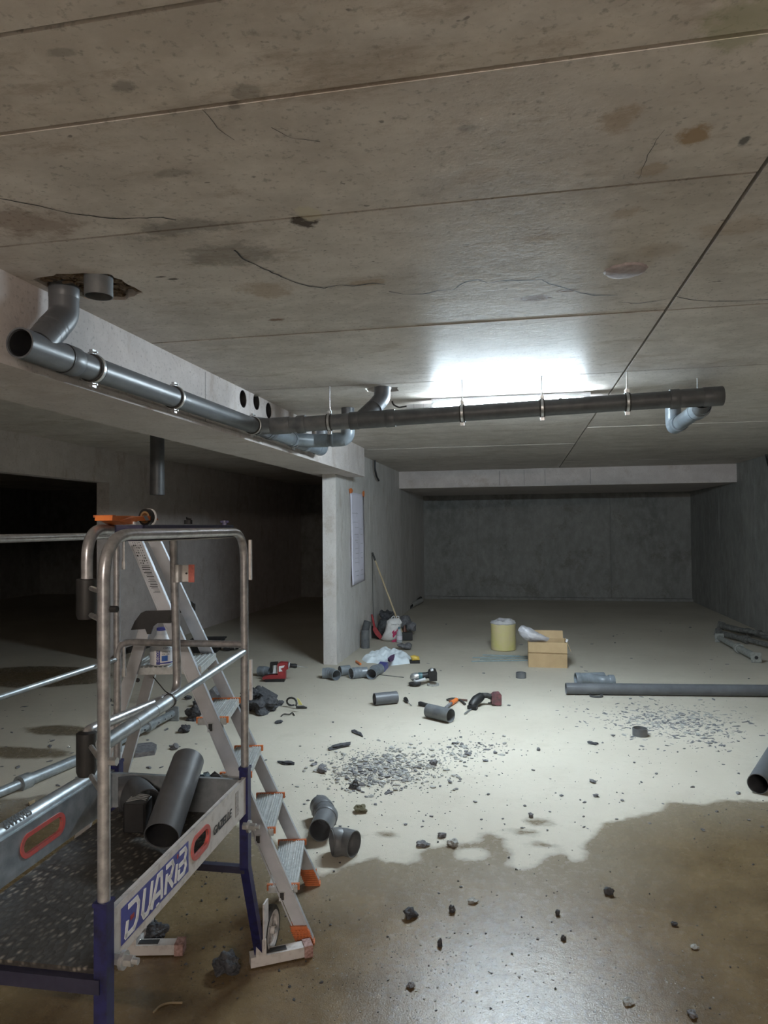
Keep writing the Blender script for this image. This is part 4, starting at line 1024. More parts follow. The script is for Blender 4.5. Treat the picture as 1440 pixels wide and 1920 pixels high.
# plank and slab behind the stepladder
mb = MB(); P = [fl(213, 1432), fl(250, 1428), fl(243, 1398), fl(222, 1404)]; mb.prism([q+Z*.001 for q in P], Z*.012)
solo(mb, 'board_offcut', whitel, 'pale board offcut on the floor behind the stepladder rear legs', 'board', P[0], smooth=0)
mb = MB(); P = [fl(253, 1421), fl(290, 1416), fl(294, 1404), (fl(284, 1399)), fl(258, 1402)]; mb.prism([q+Z*.001 for q in P], Z*.028)
solo(mb, 'concrete_slab', rock, 'flat grey concrete slab fragment behind the stepladder', 'rubble', P[0], smooth=0)

# ------------------------------------------------------------------ tools on the floor
D = dist_at(515, 1277)
t = thing('hammer_drill', 'red cordless hammer drill with black chuck on the floor left of the wall end', 'drill', fl(515, 1277))
mb = MB(); plate(mb, [(521, 1244), (526, 1241), (540, 1242), (541, 1253), (536, 1256), (536, 1272), (522, 1272)], D, .075); mb.build('motor_housing', red, t, smooth=0)
mb = MB(); plate(mb, [(524, 1248), (535, 1246), (533, 1250), (527, 1252), (531, 1257), (524, 1258)], D, .003, -.040); mb.build('side_print', white, t, smooth=0)
mb = MB(); plate(mb, [(507, 1242), (521, 1241), (521, 1246), (511, 1247), (511, 1261), (506, 1262)], D, .045); mb.build('handle', black, t, smooth=0)
mb = MB(); plate(mb, [(515, 1246), (519, 1246), (518, 1262), (512, 1262)], D, .04); mb.build('trigger_guard', whitel, t, smooth=0)
mb = MB(); plate(mb, [(493, 1269), (505, 1265), (522, 1264), (536, 1268), (534, 1272), (494, 1273)], D, .08); mb.build('lower_housing', red, t, smooth=0)
mb = MB(); plate(mb, [(497, 1272), (535, 1271), (534, 1277.5), (500, 1277.5)], D, .085); mb.build('battery', black, t, smooth=0)
mb = MB(); a, b = V(540, 1247.5, D), V(557, 1249, D); mb.sweep([a, a.lerp(b, .25), a.lerp(b, .3), a.lerp(b, .8), b], [.026, .026, .020, .023, .016], 18); mb.build('chuck', black, t)
mb = MB(); mb.sweep([V(541.5, 1247.6, D), V(543.5, 1247.8, D)], .030, 18); mb.build('depth_collar', whitel, t)
mb = MB(); mb.sweep([b, V(577, 1251.5, D)], [.004, .0025], 8); mb.build('drill_bit', zinc, t)
D = dist_at(795, 1283)
t = thing('angle_grinder', 'cordless angle grinder with silver head and black battery on the floor', 'grinder', fl(795, 1283))
mb = MB(); a, b = V(776, 1270, D), V(786, 1268, D); mb.sweep([V(769, 1270, D), V(772, 1270, D), V(778, 1269, D), V(785, 1268, D)], [.016, .033, .040, .034], 20); mb.build('gear_head', zinc, t)
teal = mat('teal_plastic', (.07, .20, .22), (.05, .10, .12), .45)
mb = MB(); mb.sweep([V(785, 1268, D), V(792, 1267.5, D)], [.036, .034], 20); mb.build('front_collar', teal, t)
mb = MB(); mb.sweep([V(792, 1267.5, D), V(800, 1266, D), V(806, 1265, D)], [.034, .029, .034], 20); mb.build('body', black, t)
mb = MB(); plate(mb, [(803, 1258), (808, 1254), (817, 1255), (819, 1260), (819, 1275), (805, 1276)], D, .085); mb.build('battery', black, t, smooth=0)
mb = MB(); plate(mb, [(807, 1254), (812, 1253), (812, 1256), (807, 1257)], D, .05, -.02); mb.build('battery_label', whitel, t, smooth=0)
mb = MB(); c = fl(778, 1286)+Z*.012; mb.lathe(c, [(.050, 0), (.058, .003), (.058, .018), (.030, .024)], 28); mb.build('cup_disc', black, t)
mb = MB(); mb.sweep([c+Z*.02, V(777, 1272, D)], .012, 12); mb.build('spindle', zinc, t)
mb = MB(); mb.sweep([V(776, 1278, D-.05), V(786, 1276.5, D-.05), V(798, 1273, D-.05)], [.010, .013, .015], 14); mb.build('side_handle', whitel, t)
D = dist_at(905, 1322)
t = thing('reciprocating_saw', 'dark cordless reciprocating saw with reddish battery on the floor', 'saw', fl(900, 1325))
mb = MB(); mb.sweep([V(884, 1325, D-.1), V(886, 1322, D-.09), V(893, 1313, D-.04), V(902, 1306, D), V(907, 1305, D)], [.028, .038, .042, .036, .026], 20); mb.build('body', black, t)
mb = MB(); mb.sweep(fillet([V(904, 1304, D), V(914, 1304, D), V(924, 1308, D)], .03), .023, 16); mb.build('handle', rubber, t)
mb = MB(); plate(mb, [(921, 1303), (926, 1299), (936, 1298), (939, 1301), (939, 1319), (932, 1321), (921, 1318)], D, .085); mb.build('battery', mat('dark_red_plastic', (.20, .07, .08), (.08, .05, .055), .5, 0, 30), t, smooth=0)
mb = MB(); mb.sweep([V(915, 1318, D), V(926, 1317, D)], .006, 8); mb.build('guard_bar', black, t)
mb = MB(); mb.hexa([q+Z*zz for zz in (.006, .009) for q in (fl(884, 1330), fl(886, 1331), fl(872, 1341), fl(870, 1339))]); mb.build('blade', zinc, t, smooth=0)
mb = MB(); mb.hexa([q+Z*zz for zz in (.004, .03) for q in (fl(876, 1330), fl(893, 1333), fl(896, 1330), fl(880, 1327))]); mb.build('shoe', black, t, smooth=0)
t = thing('screwdriver', 'screwdriver with a stubby black handle right of the short dusty pipe', 'screwdriver', fl(764, 1318))
mb = MB(); a, b = onz(759, 1309, .018), onz(764.5, 1316, .018); mb.sweep([a, a.lerp(b, .2), a.lerp(b, .6), b], [.010, .018, .016, .007], 14); mb.build('handle', black, t)
mb = MB(); mb.sweep([b, onz(772, 1323.5, .006)], .0035, 8); mb.build('shaft', zinc, t)
t = thing('utility_knife', 'knife with a grey handle and bright orange collar behind the scuffed pipe', 'knife', fl(846, 1320))
mb = MB(); mb.sweep([onz(835, 1328, .02), onz(847, 1318, .02)], .014, 12); mb.build('handle', rock, t)
mb = MB(); mb.sweep([onz(846, 1318.5, .022), onz(856, 1312, .022)], .018, 12); mb.build('collar', orangeb, t)
t = thing('pliers', 'rusty pliers lying open between the knife and the reciprocating saw', 'pliers', fl(858, 1314))
mb = MB(); mb.sweep(fillet([onz(838, 1312, .012), onz(850, 1309, .012), onz(864, 1313, .012), onz(872, 1320, .012)], .05), .009, 10); mb.build('jaw', rubber, t)
mb = MB(); mb.sweep(fillet([onz(842, 1314, .012), onz(858, 1311, .014), onz(876, 1313, .012)], .05), .008, 10); mb.build('handle', mat('rust_iron', (.22, .09, .05), (.10, .05, .04), .8), t)
mb = MB(); mb.sweep([onz(784, 1319, .022), onz(788, 1319, .022), onz(806, 1323, .018)], [.014, .018, .012], 12)
solo(mb, 'chisel', black, 'dark chisel sticking out behind the scuffed pipe offcut', 'chisel', fl(795, 1322))
# thin rod, blue box, knife, tape measure
mb = MB(); mb.sweep([onz(711, 1265, .004), onz(757, 1270, .004)], .004, 8); solo(mb, 'steel_rod', dirty, 'thin dark rod lying right of the row of fittings', 'rod', fl(711, 1265))
D = dist_at(715, 1258); t = thing('screw_box', 'small blue and white screw box beside the white shirt', 'box', fl(716, 1258))
mb = MB(); a = [fl(706, 1259), fl(721, 1260), fl(728, 1252), fl(713, 1250)]; mb.prism([q+Z*.001 for q in a], Z*.055); mb.build('carton', navyp, t, smooth=0)
mb = MB(); mb.hexa([a[0]-FH*.001+Z*.006, a[0].lerp(a[1], .8)-FH*.001+Z*.006, a[0].lerp(a[1], .8)-FH*.0005+Z*.006, a[0]-FH*.0005+Z*.006, a[0]-FH*.001+Z*.045, a[0].lerp(a[1], .8)-FH*.001+Z*.045, a[0].lerp(a[1], .8)-FH*.0005+Z*.045, a[0]-FH*.0005+Z*.045]); mb.build('label', white, t, smooth=0)
mb = MB(); mb.sweep([onz(668, 1240, .015), onz(676, 1245, .015)], .012, 10); solo(mb, 'marker_pen', orangeb, 'small orange and black marker at the left end of the white shirt', 'pen', fl(672, 1243))
D = dist_at(778, 1243); t = thing('tape_measure', 'yellow and black tape measure at the right end of the white shirt', 'tape measure', fl(778, 1243))
mb = MB(); puff(mb, [(769, 1230), (776, 1228), (786, 1231), (787, 1238), (772, 1239)], D, .09, 0, 2); mb.build('case', mat('yellow_plastic', (.72, .50, .08), (.60, .42, .10), .4), t)
mb = MB(); plate(mb, [(768, 1238), (787, 1237), (787, 1243), (769, 1243.5)], D, .08); mb.build('base', black, t, smooth=0)

# ------------------------------------------------------------------ things against the middle wall
mb, c = mound([(678, 1237), (688, 1243), (700, 1243), (712, 1246), (727, 1249), (745, 1247), (770, 1244), (771, 1232), (762, 1226), (745, 1224), (735, 1221), (727, 1221), (705, 1224), (690, 1228)], .095, 3, 1.0, 18, 7, 8, 4)
t = thing('white_shirt', 'crumpled white shirt with a small dark print lying on the floor', 'clothing', c); mb.build('fabric', cloth, t, smooth=60)
def on_mound(px, py, zz): return onz(px, py, zz)
mb = MB(); mb.prism([on_mound(a, b, .07) for a, b in ((727, 1239), (732, 1234), (740, 1231), (738, 1238), (731, 1242))], Z*.028); mb.build('chest_print', mat('plum_print', (.07, .03, .10), (.10, .05, .12), .8), t, smooth=0)
D = dist_at(684, 1215)
t = thing('pipe_bend', 'dark grey pipe bend standing on end against the middle wall', 'pipe', fl(686, 1216))
mb = MB(); mb.sweep([V(685, 1216, D), V(685, 1181, D)], 8*D/1300, 24, .004); mb.build('body', pvcd, t)
mb = MB(); mb.sweep([V(685, 1182, D), V(689, 1165, D)], 7*D/1300, 24, .004); mb.build('socket', pvcb, t)
D = dist_at(706, 1200)
t = thing('dustpan', 'red handled black dustpan leaning on the wall beside the white bag', 'dustpan', fl(706, 1200))
mb = MB(); puff(mb, [(697, 1175), (702, 1172), (712, 1186), (718, 1199), (709, 1199), (698, 1195)], D+.05, .08, .03, 2); mb.build('pan', black, t)
mb = MB(); plate(mb, [(700, 1173), (703, 1173), (712, 1186), (717, 1194), (713, 1199), (704, 1190), (699, 1181)], D, .015); mb.build('red_edge', red, t, smooth=0)
mb = MB(); mb.sweep([V(697, 1152, D+.1), V(699, 1160, D+.08), V(702, 1176, D)], [.011, .014, .017], 12); mb.build('handle', red, t)
# sacks
def heap(outl, D, th, off, m, name, label, cat, seed=0, am=.03):
    mb = MB(); puff(mb, outl, D, th, off, 4)
    for k, v in enumerate(mb.v):
        n = mnoise.noise(v*9+Vector((seed, 0, 0))); n2 = mnoise.noise(v*26+Vector((0, seed, 0)))
        q = v+Vector((n*am, n2*am*.6, n*am+n2*am*.5)); q.z = max(q.z, .002); mb.v[k] = q
    p = sum(mb.v, Vector())/len(mb.v); return solo(mb, name, m, label, cat, (p.x, p.y, 0), smooth=30)
D = dist_at(725, 1196)
heap([(706, 1178), (712, 1164), (722, 1160), (737, 1166), (740, 1199), (716, 1199), (708, 1192)], D, .28, .15, sack, 'rubble_sack', 'dark green black sack slumped behind the dustpan', 'sack', 1)
heap([(710, 1150), (716, 1147), (722, 1149), (727, 1148), (736, 1151), (736, 1160), (726, 1165), (712, 1162), (709, 1156)], D, .22, .18, rockd, 'folded_jacket', 'dark crumpled jacket on top of the sack by the wall', 'clothing', 5, .05)
heap([(750, 1160), (757, 1157), (768, 1160), (772, 1168), (770, 1184), (758, 1186), (748, 1180)], D+.35, .30, .15, rock, 'stone_block', 'grey sack of rubble right behind the white bag', 'sack', 8)
heap([(762, 1170), (772, 1168), (780, 1173), (780, 1184), (768, 1187), (760, 1184)], D+.15, .22, .1, rock, 'stone_block', 'grey rubble lump at the right end of the sacks', 'rubble', 12)
heap([(744, 1210), (752, 1208), (760, 1210), (768, 1204), (773, 1210), (771, 1219), (760, 1218), (748, 1215)], dist_at(760, 1219), .16, .05, rock, 'work_glove', 'grey glove on the floor in front of the water bottle', 'glove', 15, .02)
# white carrier bag with handles and print
D = dist_at(733, 1204)
t = thing('carrier_bag', 'white carrier bag with a crimson print standing by the wall', 'bag', fl(733, 1204))
mb = MB(); puff(mb, [(714, 1200), (721, 1186), (725, 1166), (732, 1161), (748, 1161), (755, 1168), (752, 1180), (750, 1203), (735, 1204), (722, 1204)], D, .16, .08, 3)
for k, v in enumerate(mb.v): n = mnoise.noise(v*14); mb.v[k] = v+Vector((n*.012, n*.012, n*.006))
mb.build('bag', mat('white_film', (.74, .73, .72), (.64, .63, .62), .4), t)
for a in (733, 741):
    mb = MB(); mb.sweep(fillet([V(a, 1163, D+.08), V(a+3, 1155, D+.08), V(a+8, 1156, D+.08), V(a+4, 1164, D+.08)], .02), .004, 6); mb.build('bag_handle', white, t)
crim = mat('crimson_print', (.48, .03, .12), (.40, .03, .10), .5)
for pol in ([(735, 1185), (739, 1181), (740, 1186), (737, 1190)], [(736, 1191), (743, 1181), (744, 1188), (737, 1196)], [(733, 1202), (746, 1196), (745, 1203), (737, 1204)], [(744, 1180), (747, 1181), (747, 1200), (744, 1200)]):
    mb = MB(); plate(mb, pol, D, .003, -.004); mb.build('printed_shape', crim, t, smooth=0)
text('DIRIGE TA VIE', 'lettering', ink, t, V(734, 1172, D)-FH*.004, RH, Z, .022, ext=.0003)
# water bottle and a brown one behind it
D = dist_at(749, 1205)
t = thing('water_bottle', 'small clear water bottle with a blue cap in front of the carrier bag', 'bottle', fl(749, 1205))
p = fl(749, 1205); k_ = D/1300
petm = mat('clear_pet', (.70, .74, .78), (.60, .64, .68), .1, 0, 10, alpha=.55)
mb = MB(); mb.lathe(p, [(4.6*k_, 0), (5.6*k_, .01), (5.4*k_, 9*k_), (5.6*k_, 16*k_), (4.4*k_, 21*k_), (2.0*k_, 25*k_), (1.8*k_, 26*k_)], 20); mb.build('body', petm, t)
mb = MB(); mb.lathe(p, [(5.7*k_, 6*k_), (5.7*k_, 13*k_)], 20, closed=False); mb.build('label', mat('lilac_label', (.70, .66, .74), (.62, .60, .68), .5), t)
mb = MB(); mb.lathe(p, [(2.4*k_, 26*k_), (2.4*k_, 29.5*k_)], 14); mb.build('cap', mat('blue_cap', (.12, .22, .28), (.10, .18, .24), .4), t)
p = fl(759, 1201)+FH*.05
mb = MB(); mb.lathe(p, [(.028, 0), (.030, .08), (.028, .13), (.014, .17), (.013, .19)], 18); solo(mb, 'brown_bottle', mat('brown_glass', (.14, .05, .03), (.09, .04, .03), .3), 'brown bottle behind the water bottle', 'bottle', p)
# broom stick leaning on the wall
A = onz(747, 1163, .20); B = onx(698, 1036, -1.95); A = Vector((-1.62, 9.0, .02)); A = onz(750, 1175, .18)
t = thing('broom', 'long wooden broom handle leaning against the middle wall', 'broom', (A.x, A.y, 0))
mb = MB(); Bq = A.lerp(B, 1.0); A2 = A+(A-B)*.12; mb.sweep([A2, B], .011, 10); mb.build('handle', wood, t)
mb = MB(); mb.sweep([B.lerp(A2, .10), B], .013, 10); mb.build('handle_grip', rubber, t)
mb = MB(); q = fl(751, 1190); A3 = A2; mb.box((A3.x, A3.y, max(A3.z-.03, .06)), (.24, .05, .10), frame(RH)); mb.build('brush_head', black, t, smooth=0)
mb = MB(); a = onx(698, 1040, -1.965); mb.sweep([a, Vector((a.x, a.y+.02, .5)), Vector((a.x+.01, a.y+.03, .02))], .003, 6); solo(mb, 'string', rubber, 'thin dark string hanging from the top of the broom handle', 'string', (a.x, a.y, .02))
# paper plan taped to the wall
def wallp(px, py, d=.004): q = onx(px, py, WX1+d); return q
t = thing('paper_plan', 'long white paper plan taped to the end of the middle wall', 'plan', wallp(670, 1000))
ptl = [(656.5, 922), (658, 960), (659, 1010), (659.5, 1060), (661, 1098)]; ptr = [(682, 928), (682.5, 962), (683.5, 1010), (684, 1060), (684.5, 1088)]
mb = MB(); vs = []; n = 8; m_ = 16
for i in range(m_+1):
    u = i/m_*4; k = min(int(u), 3); f = u-k
    a = Vector((*ptl[k], 0)).lerp(Vector((*ptl[k+1], 0)), f); b = Vector((*ptr[k], 0)).lerp(Vector((*ptr[k+1], 0)), f)
    for j in range(n+1):
        q = a.lerp(b, j/n); vs.append(wallp(q.x, q.y, .010+.008*math.sin(i*.9+j*.5)+.02*(i/m_)**2*(1-j/n)))
mb.add(vs, [(i*(n+1)+j, i*(n+1)+j+1, (i+1)*(n+1)+j+1, (i+1)*(n+1)+j) for i in range(m_) for j in range(n)]); sheet = mb.build('sheet', paper, t)
mdl = sheet.modifiers.new('s', 'SOLIDIFY'); mdl.thickness = .0006
mb = MB(); rg = random.Random(4)
def wl_(x0, y0, x1, y1, w_=.7, d=.030):
    a = wallp(x0, y0, d); b = wallp(x1, y1, d); dd = (b-a).normalized(); mb.box((a+b)/2, ((b-a).length, .0008, .004*w_), frame(dd))
inkg = mat('grey_ink', (.16, .15, .18), (.20, .19, .22), .7)
for (x0, y0, x1, y1) in ((660, 962, 671, 963), (669, 960, 669, 970), (661, 979, 671, 979), (666, 989, 672, 989), (665, 1002, 672, 1002), (676, 992, 680, 992), (676, 1002, 680, 1002), (675, 989, 675, 1002), (669, 1007, 672, 1007), (666, 1013, 671, 1013), (668, 1017, 671, 1017), (676, 1019, 680, 1019),
    (666, 1029, 672, 1028), (667, 1038, 673, 1037), (676, 1037, 680, 1036), (666, 1047, 672, 1046), (677, 1046, 680, 1045), (666, 1055, 673, 1054), (666, 1072, 673, 1070), (677, 1069, 681, 1068), (668, 1080, 673, 1079), (676, 1078, 682, 1076), (673, 975, 673, 1060), (679, 940, 680, 990)): wl_(x0, y0, x1, y1)
mb.build('printed_lines', inkg, t, smooth=0)
for pol in ([(655, 917), (658, 915), (661, 919), (660, 924), (656, 925)], [(680, 922), (682, 920), (683, 925), (682, 932), (680, 930)]):
    mb = MB(); mb.prism([wallp(a, b, .012) for a, b in pol], (.006, 0, 0)); mb.build('orange_tape', orangeb, t, smooth=0)
# pale pipe end and black hose by the far end of the wall
mb = MB(); a = onz(771, 1135, .05); mb.sweep([a, onz(790, 1126, .05)], .045, 16, .006); solo(mb, 'pipe_length', mat('white_pipe', (.55, .55, .53), (.45, .45, .43), .5), 'pale pipe lying at the foot of the middle wall near the back', 'pipe', (a.x, a.y, 0))
mb = MB(); a = onz(768, 1139, .03); mb.sweep(fillet([a, onz(775, 1133, .03), onz(789, 1121, .09)], .1), .03, 10); solo(mb, 'hose', black, 'black hose end beside the pale pipe at the back of the wall', 'hose', (a.x, a.y, 0))

# ------------------------------------------------------------------ things seen behind the stepladder
D = dist_at(382, 1226)
t = thing('mortar_tub', 'black mortar tub on the floor behind the stepladder', 'tub', fl(382, 1226))
c = fl(382, 1226)+FH*.16; k_ = D/1300
mb = MB(); o4 = [(-1, -1), (1, -1), (1, 1), (-1, 1)]
def rect(wx, wy, z): return [c+RH*x*wx+FH*y*wy+Z*z for x, y in o4]
top, bot, ti, bi = rect(30*k_, .17, 23*k_), rect(21*k_, .12, .001), rect(28*k_, .155, 23*k_), rect(20*k_, .11, .012)
mb.add(top+bot+ti+bi, [(0, 1, 5, 4), (1, 2, 6, 5), (2, 3, 7, 6), (3, 0, 4, 7), (4, 5, 6, 7), (8, 9, 13, 12), (9, 10, 14, 13), (10, 11, 15, 14), (11, 8, 12, 15), (12, 13, 14, 15), (0, 1, 9, 8), (1, 2, 10, 9), (2, 3, 11, 10), (3, 0, 8, 11)]); mb.build('tub_wall', black, t, smooth=0)
mb = MB(); R_ = rect(30.6*k_, .175, 23*k_)
for i in range(4): mb.sweep([R_[i], R_[(i+1) % 4]], .008, 8)
mb.build('rim', rubber, t)
D = dist_at(432, 1220)
t = thing('cordless_drill', 'small black cordless drill on the floor right of the mortar tub', 'drill', fl(432, 1220))
mb = MB(); plate(mb, [(421, 1206), (431, 1205), (434, 1211), (432, 1219), (420, 1218)], D, .09); mb.build('battery', black, t, smooth=0)
mb = MB(); mb.sweep([V(429, 1215, D), V(438, 1215.5, D), V(447, 1214.5, D)], [.024, .020, .018], 14); mb.build('body', black, t)
mb = MB(); mb.sweep([V(440, 1215, D-.01), V(441.5, 1215, D-.01)], .024, 14); mb.build('collar_ring', zinc, t)
mb = MB(); c0_ = fl(240, 1228); mb.sweep(fillet([onz(216, 1236, .03), onz(228, 1223, .06), onz(250, 1216, .16), onz(280, 1209, .12)], .2), [.03]*1 if False else .035, 12)
solo(mb, 'duct_hose', rubber, 'dark corrugated hose along the left wall behind the stepladder', 'hose', (c0_.x, c0_.y, 0))

# ------------------------------------------------------------------ tray load and shelf load
zt_ = zd+.001
def ont(px, py, z): return onz(px, py, z)
a = ont(303, 1568, zt_+.052); b_ = V(353, 1426, 2.235)
dd = (b_-a).normalized()
mb = MB(); mb.sweep([a, b_], .050, 32, .0025); t = thing('pipe_length', 'grey pipe lying slanted in the tray of the work platform', 'pipe', (a.x, a.y, zt_)); mb.build('pipe', pvc, t)
MB().sweep([a.lerp(b_, .012), a.lerp(b_, .96)], .0472, 26, .002).build('bore_shade_liner', ink, t)  # shade of the bore painted as a black inner tube
MB().sweep([a.lerp(b_, .90), a.lerp(b_, .92)], .0472, 26).build('bore_shade_end', ink, t)  # black disc closes the bore so its depth looks dark
P = [ont(273, 1512, zt_+.055), ont(250, 1486, zt_+.060), ont(222, 1490, zt_+.060)]
mb = MB(); mb.sweep(fillet(P, .05), .054, 30, .004); solo(mb, 'pipe_bend', pvcb, 'dark pipe bend in the far left corner of the platform tray', 'pipe', (P[1].x, P[1].y, zt_))
t = thing('tool_case', 'black square case with metal clips in the platform tray', 'case', onz(252, 1562, zt_))
Dq = (onz(252, 1562, zt_)-CO).dot(FWD)
mb = MB(); mb.bevbox(onz(252, 1562, zt_)+Z*.045+FH*.03, (.068, .07, .088), .006, frame(RH)); mb.build('case_body', black, t, smooth=0)
mb = MB(); tp = onz(252, 1562, zt_)+Z*.0905+FH*.03
for k in range(4): mb.sweep(fillet([tp-RH*.028+FH*(-.02+k*.012), tp+RH*(.015-.004*k)+FH*(-.018+k*.012)+Z*.008, tp+RH*.03+FH*(-.016+k*.012)+Z*.003], .01), .0016, 6)
mb.build('clip_wire', zinc, t)
P = onz(365, 1500, zt_); mb = MB(); mb.rock(P+FH*.02+Z*.04, .048, (1, 1, .9), 4, 3, .35)
solo(mb, 'work_glove', mat('blue_black_knit', (.05, .08, .10), (.12, .16, .18), .8, 0, 50, .4), 'dark blue glove bundled beside the slanted pipe in the tray', 'glove', P)
P = onz(392, 1490, zt_); mb = MB()
for i in range(26): mb.rock(P+Vector((random.uniform(-.06, .03), random.uniform(-.05, .05), random.uniform(.01, .055))), random.uniform(.012, .026), (1, 1, .8), i+60, 1, .5)
solo(mb, 'debris_heap', rockd, 'heap of dark debris in the right corner of the tray', 'debris', P, kind='stuff')
# shelf: orange clamp case, tape roll
q0, q1 = V(211, 978, 1.62), V(296, 978, 1.93)
def sf(u, w_, z): return sa+e1*u+e2*w_+Z*z
t = thing('level_case', 'bright orange plastic bracket lying on the shelf of the work platform', 'bracket', sf(.12, .06, 1.509))
mb = MB()
u0 = 0; A = [V(px, py, DD) for px, py, DD in ((211, 967, 1.66), (250, 967, 1.80), (256, 969, 1.82), (292, 967, 1.95), (297, 975, 1.97), (258, 977, 1.83), (250, 982, 1.80), (232, 984, 1.74), (222, 977, 1.70), (210, 976, 1.66))]
mb.prism(A, e2*.045); mb.build('frame', orangeb, t, smooth=0)
A = [V(px, py, DD) for px, py, DD in ((211, 965.5, 1.66), (217, 966, 1.68), (217, 970, 1.68), (211, 970, 1.66))]; mb = MB(); mb.prism(A, e2*.05); mb.build('end_lug', orange, t, smooth=0)
mb = MB(); A = [V(px, py, 1.86+(px-269)*.0035)-e2*.0015 for px, py in ((268, 967), (274, 967), (279, 975), (273, 976))]; mb.prism(A, e2*.001); mb.build('grey_stripe', galv, t, smooth=0)
for px in (252, 287):
    c = V(px, 981, 1.80+(px-252)*.0037); mb = MB(); mb.sweep([c-e2*.002, c+e2*.02], .0045, 12); mb.build('roller', white, t)
c = V(276, 970, 1.93); ax_ = (e2*.35-e1*.94).normalized()
ax_ = -FH
t = thing('tape_roll', 'roll of dark tape with a tan core standing on the orange bracket', 'tape', c-Z*.026)
rt_ = .0235
mb = MB(); Rr = rotx((0, 0, 1), (FH*.9+RH*.42).normalized())
mb.lathe(c, [(rt_*.72, -.009), (rt_, -.009), (rt_, .009), (rt_*.72, .009), (rt_*.72, -.009)], 32, Rr, closed=False); mb.build('tape_winding', black, t)
mb = MB(); mb.lathe(c, [(rt_*.5, -.0095), (rt_*.72, -.0095), (rt_*.72, .0095), (rt_*.5, .0095), (rt_*.5, -.0095)], 28, Rr, closed=False); mb.build('core', mat('tan_core', (.32, .20, .09), (.22, .14, .07), .8), t)
mb = MB(); mb.lathe(c, [(rt_+.0004, .004), (rt_+.0012, .004), (rt_+.0012, .011), (rt_+.0004, .011)], 28, Rr, closed=False); mb.build('paper_edge', white, t)
q = V(353, 975, 2.06); mb = MB(); mb.sweep([q-Z*.012, q], .012, 10); mb.sweep([q, q+Z*.006+RH*.002], [.007, .009], 10); solo(mb, 'wing_nut', black, 'small black knob lying in the middle of the platform shelf', 'knob', q-Z*.012)

# ------------------------------------------------------------------ rubble
def lump(px, py, wpx, m, label, sq=(1, 1, .7), seed=0, group=None, name='concrete_lump', sub=3, cat='rubble'):
    r = wpx/2*dist_at(px, py)/1300; p = fl(px, py)+FH*r*.5; mb = MB(); mb.rock(p+Z*r*sq[2]*.72, r, sq, seed, 4 if wpx > 30 else sub, .4)
    for k, v in enumerate(mb.v):
        d = v-p; mb.v[k] = v+d.normalized()*r*(.10*mnoise.noise(d*(7/r))+.12*mnoise.noise(d*(3.2/r)+Vector((seed, 0, 0))))
    for k, v in enumerate(mb.v):
        if v.z < 0: mb.v[k] = Vector((v.x, v.y, 0))
    return solo(mb, name, m, label, cat, (p.x, p.y, 0), group, smooth=0)
lump(425, 1830, 46, rockd, 'large dark rough lump at the foot of the stabiliser, nearest the viewer', (1, 1, .8), 1)
lump(285, 1763, 40, rockd, 'dark rough lump behind the small wheel of the work platform', (1, 1, .7), 2)
lump(368, 1350, 34, rockd, 'dark lump of broken concrete between the stepladder legs', (1.1, 1, .8), 3)
lump(345, 1374, 20, rockd, 'small dark lump nearer than the one between the stepladder legs', (1, 1, .8), 4)
lump(373, 1326, 20, rockd, 'dark lump beside the stepladder rail, behind the others', (1, 1, 1), 5)
lump(352, 1312, 12, rockd, 'tiny dark lump furthest behind the guard rail', (1, 1, .7), 6)
lump(326, 1405, 15, rock, 'grey stone right of the flat slab fragment', (1.1, 1, .7), 7)
lump(523, 1323, 15, rockd, 'small dark stone just right of the rubble heap', (1.2, 1, .6), 8)
lump(505, 1330, 12, rock, 'grey stone at the right foot of the rubble heap', (1.2, 1, .6), 9)
lump(523, 1356, 12, rockd, 'small dark chip below the bent wire', (1.4, 1, .4), 10)
lump(536, 1434, 22, rockd, 'flat dark sliver right of the stepladder treads', (1.6, .6, .25), 11)
lump(637, 1403, 28, rockd, 'long flat dark fragment above the grey rubble patch', (1.7, .7, .25), 12)
lump(670, 1377, 22, rockd, 'thin dark splinter furthest above the grey rubble patch', (1.8, .5, .2), 13)
lump(604, 1449, 15, rock, 'grey stone left of the rubble patch', (1.3, 1, .7), 14)
lump(665, 1479, 16, rockd, 'brownish dark stone at the lower left of the rubble patch', (1, 1, .9), 15)
lump(813, 1436, 13, rock, 'grey stone at the right end of the rubble patch', (1, 1, 1), 16)
lump(676, 1524, 22, mat('olive_stone', (.16, .15, .09), (.10, .09, .06), .9, 0, 30, .4), 'olive stone right of the grey pipe elbow', (1.1, 1, .6), 17)
lump(769, 1722, 22, rockd, 'black lump on the wet floor near the wet edge, leftmost of the three', (1.1, 1, .9), 18)
lump(848, 1712, 13, rockd, 'black lump in the middle of the wet floor', (.9, 1, 1.1), 19)
lump(1143, 1679, 16, rockd, 'black lump on the brown wet floor at right', (1, 1, .9), 20)
lump(1046, 1717, 9, rockd, 'little black crumb between the two larger black lumps', (.9, 1, 1.2), 21)
lump(825, 1775, 11, rockd, 'black crumb beside the lamp reflection', (.8, 1, 1.2), 22)
lump(792, 1588, 18, rock, 'leftmost grey stone on the edge of the wet patch', (1.3, 1, .5), 23)
lump(828, 1571, 14, rock, 'grey stone furthest back on the edge of the wet patch', (1.2, 1, .7), 24)
lump(849, 1587, 18, rockl, 'pale grey stone right of the others on the wet edge', (1.2, 1, .7), 25)
lump(886, 1694, 15, rockl, 'pale flat stone in the middle of the wet floor', (1.2, 1, .5), 26)
lump(1303, 1779, 13, rockl, 'pale stone on the wet floor at far right', (1.2, 1, .5), 27)
lump(1300, 1908, 18, rock, 'pale speckled stone at the bottom right corner', (1.1, 1, .6), 28)
lump(770, 1853, 12, rock, 'dark grey crumb left of the lamp reflection', (1.1, 1, .7), 29)
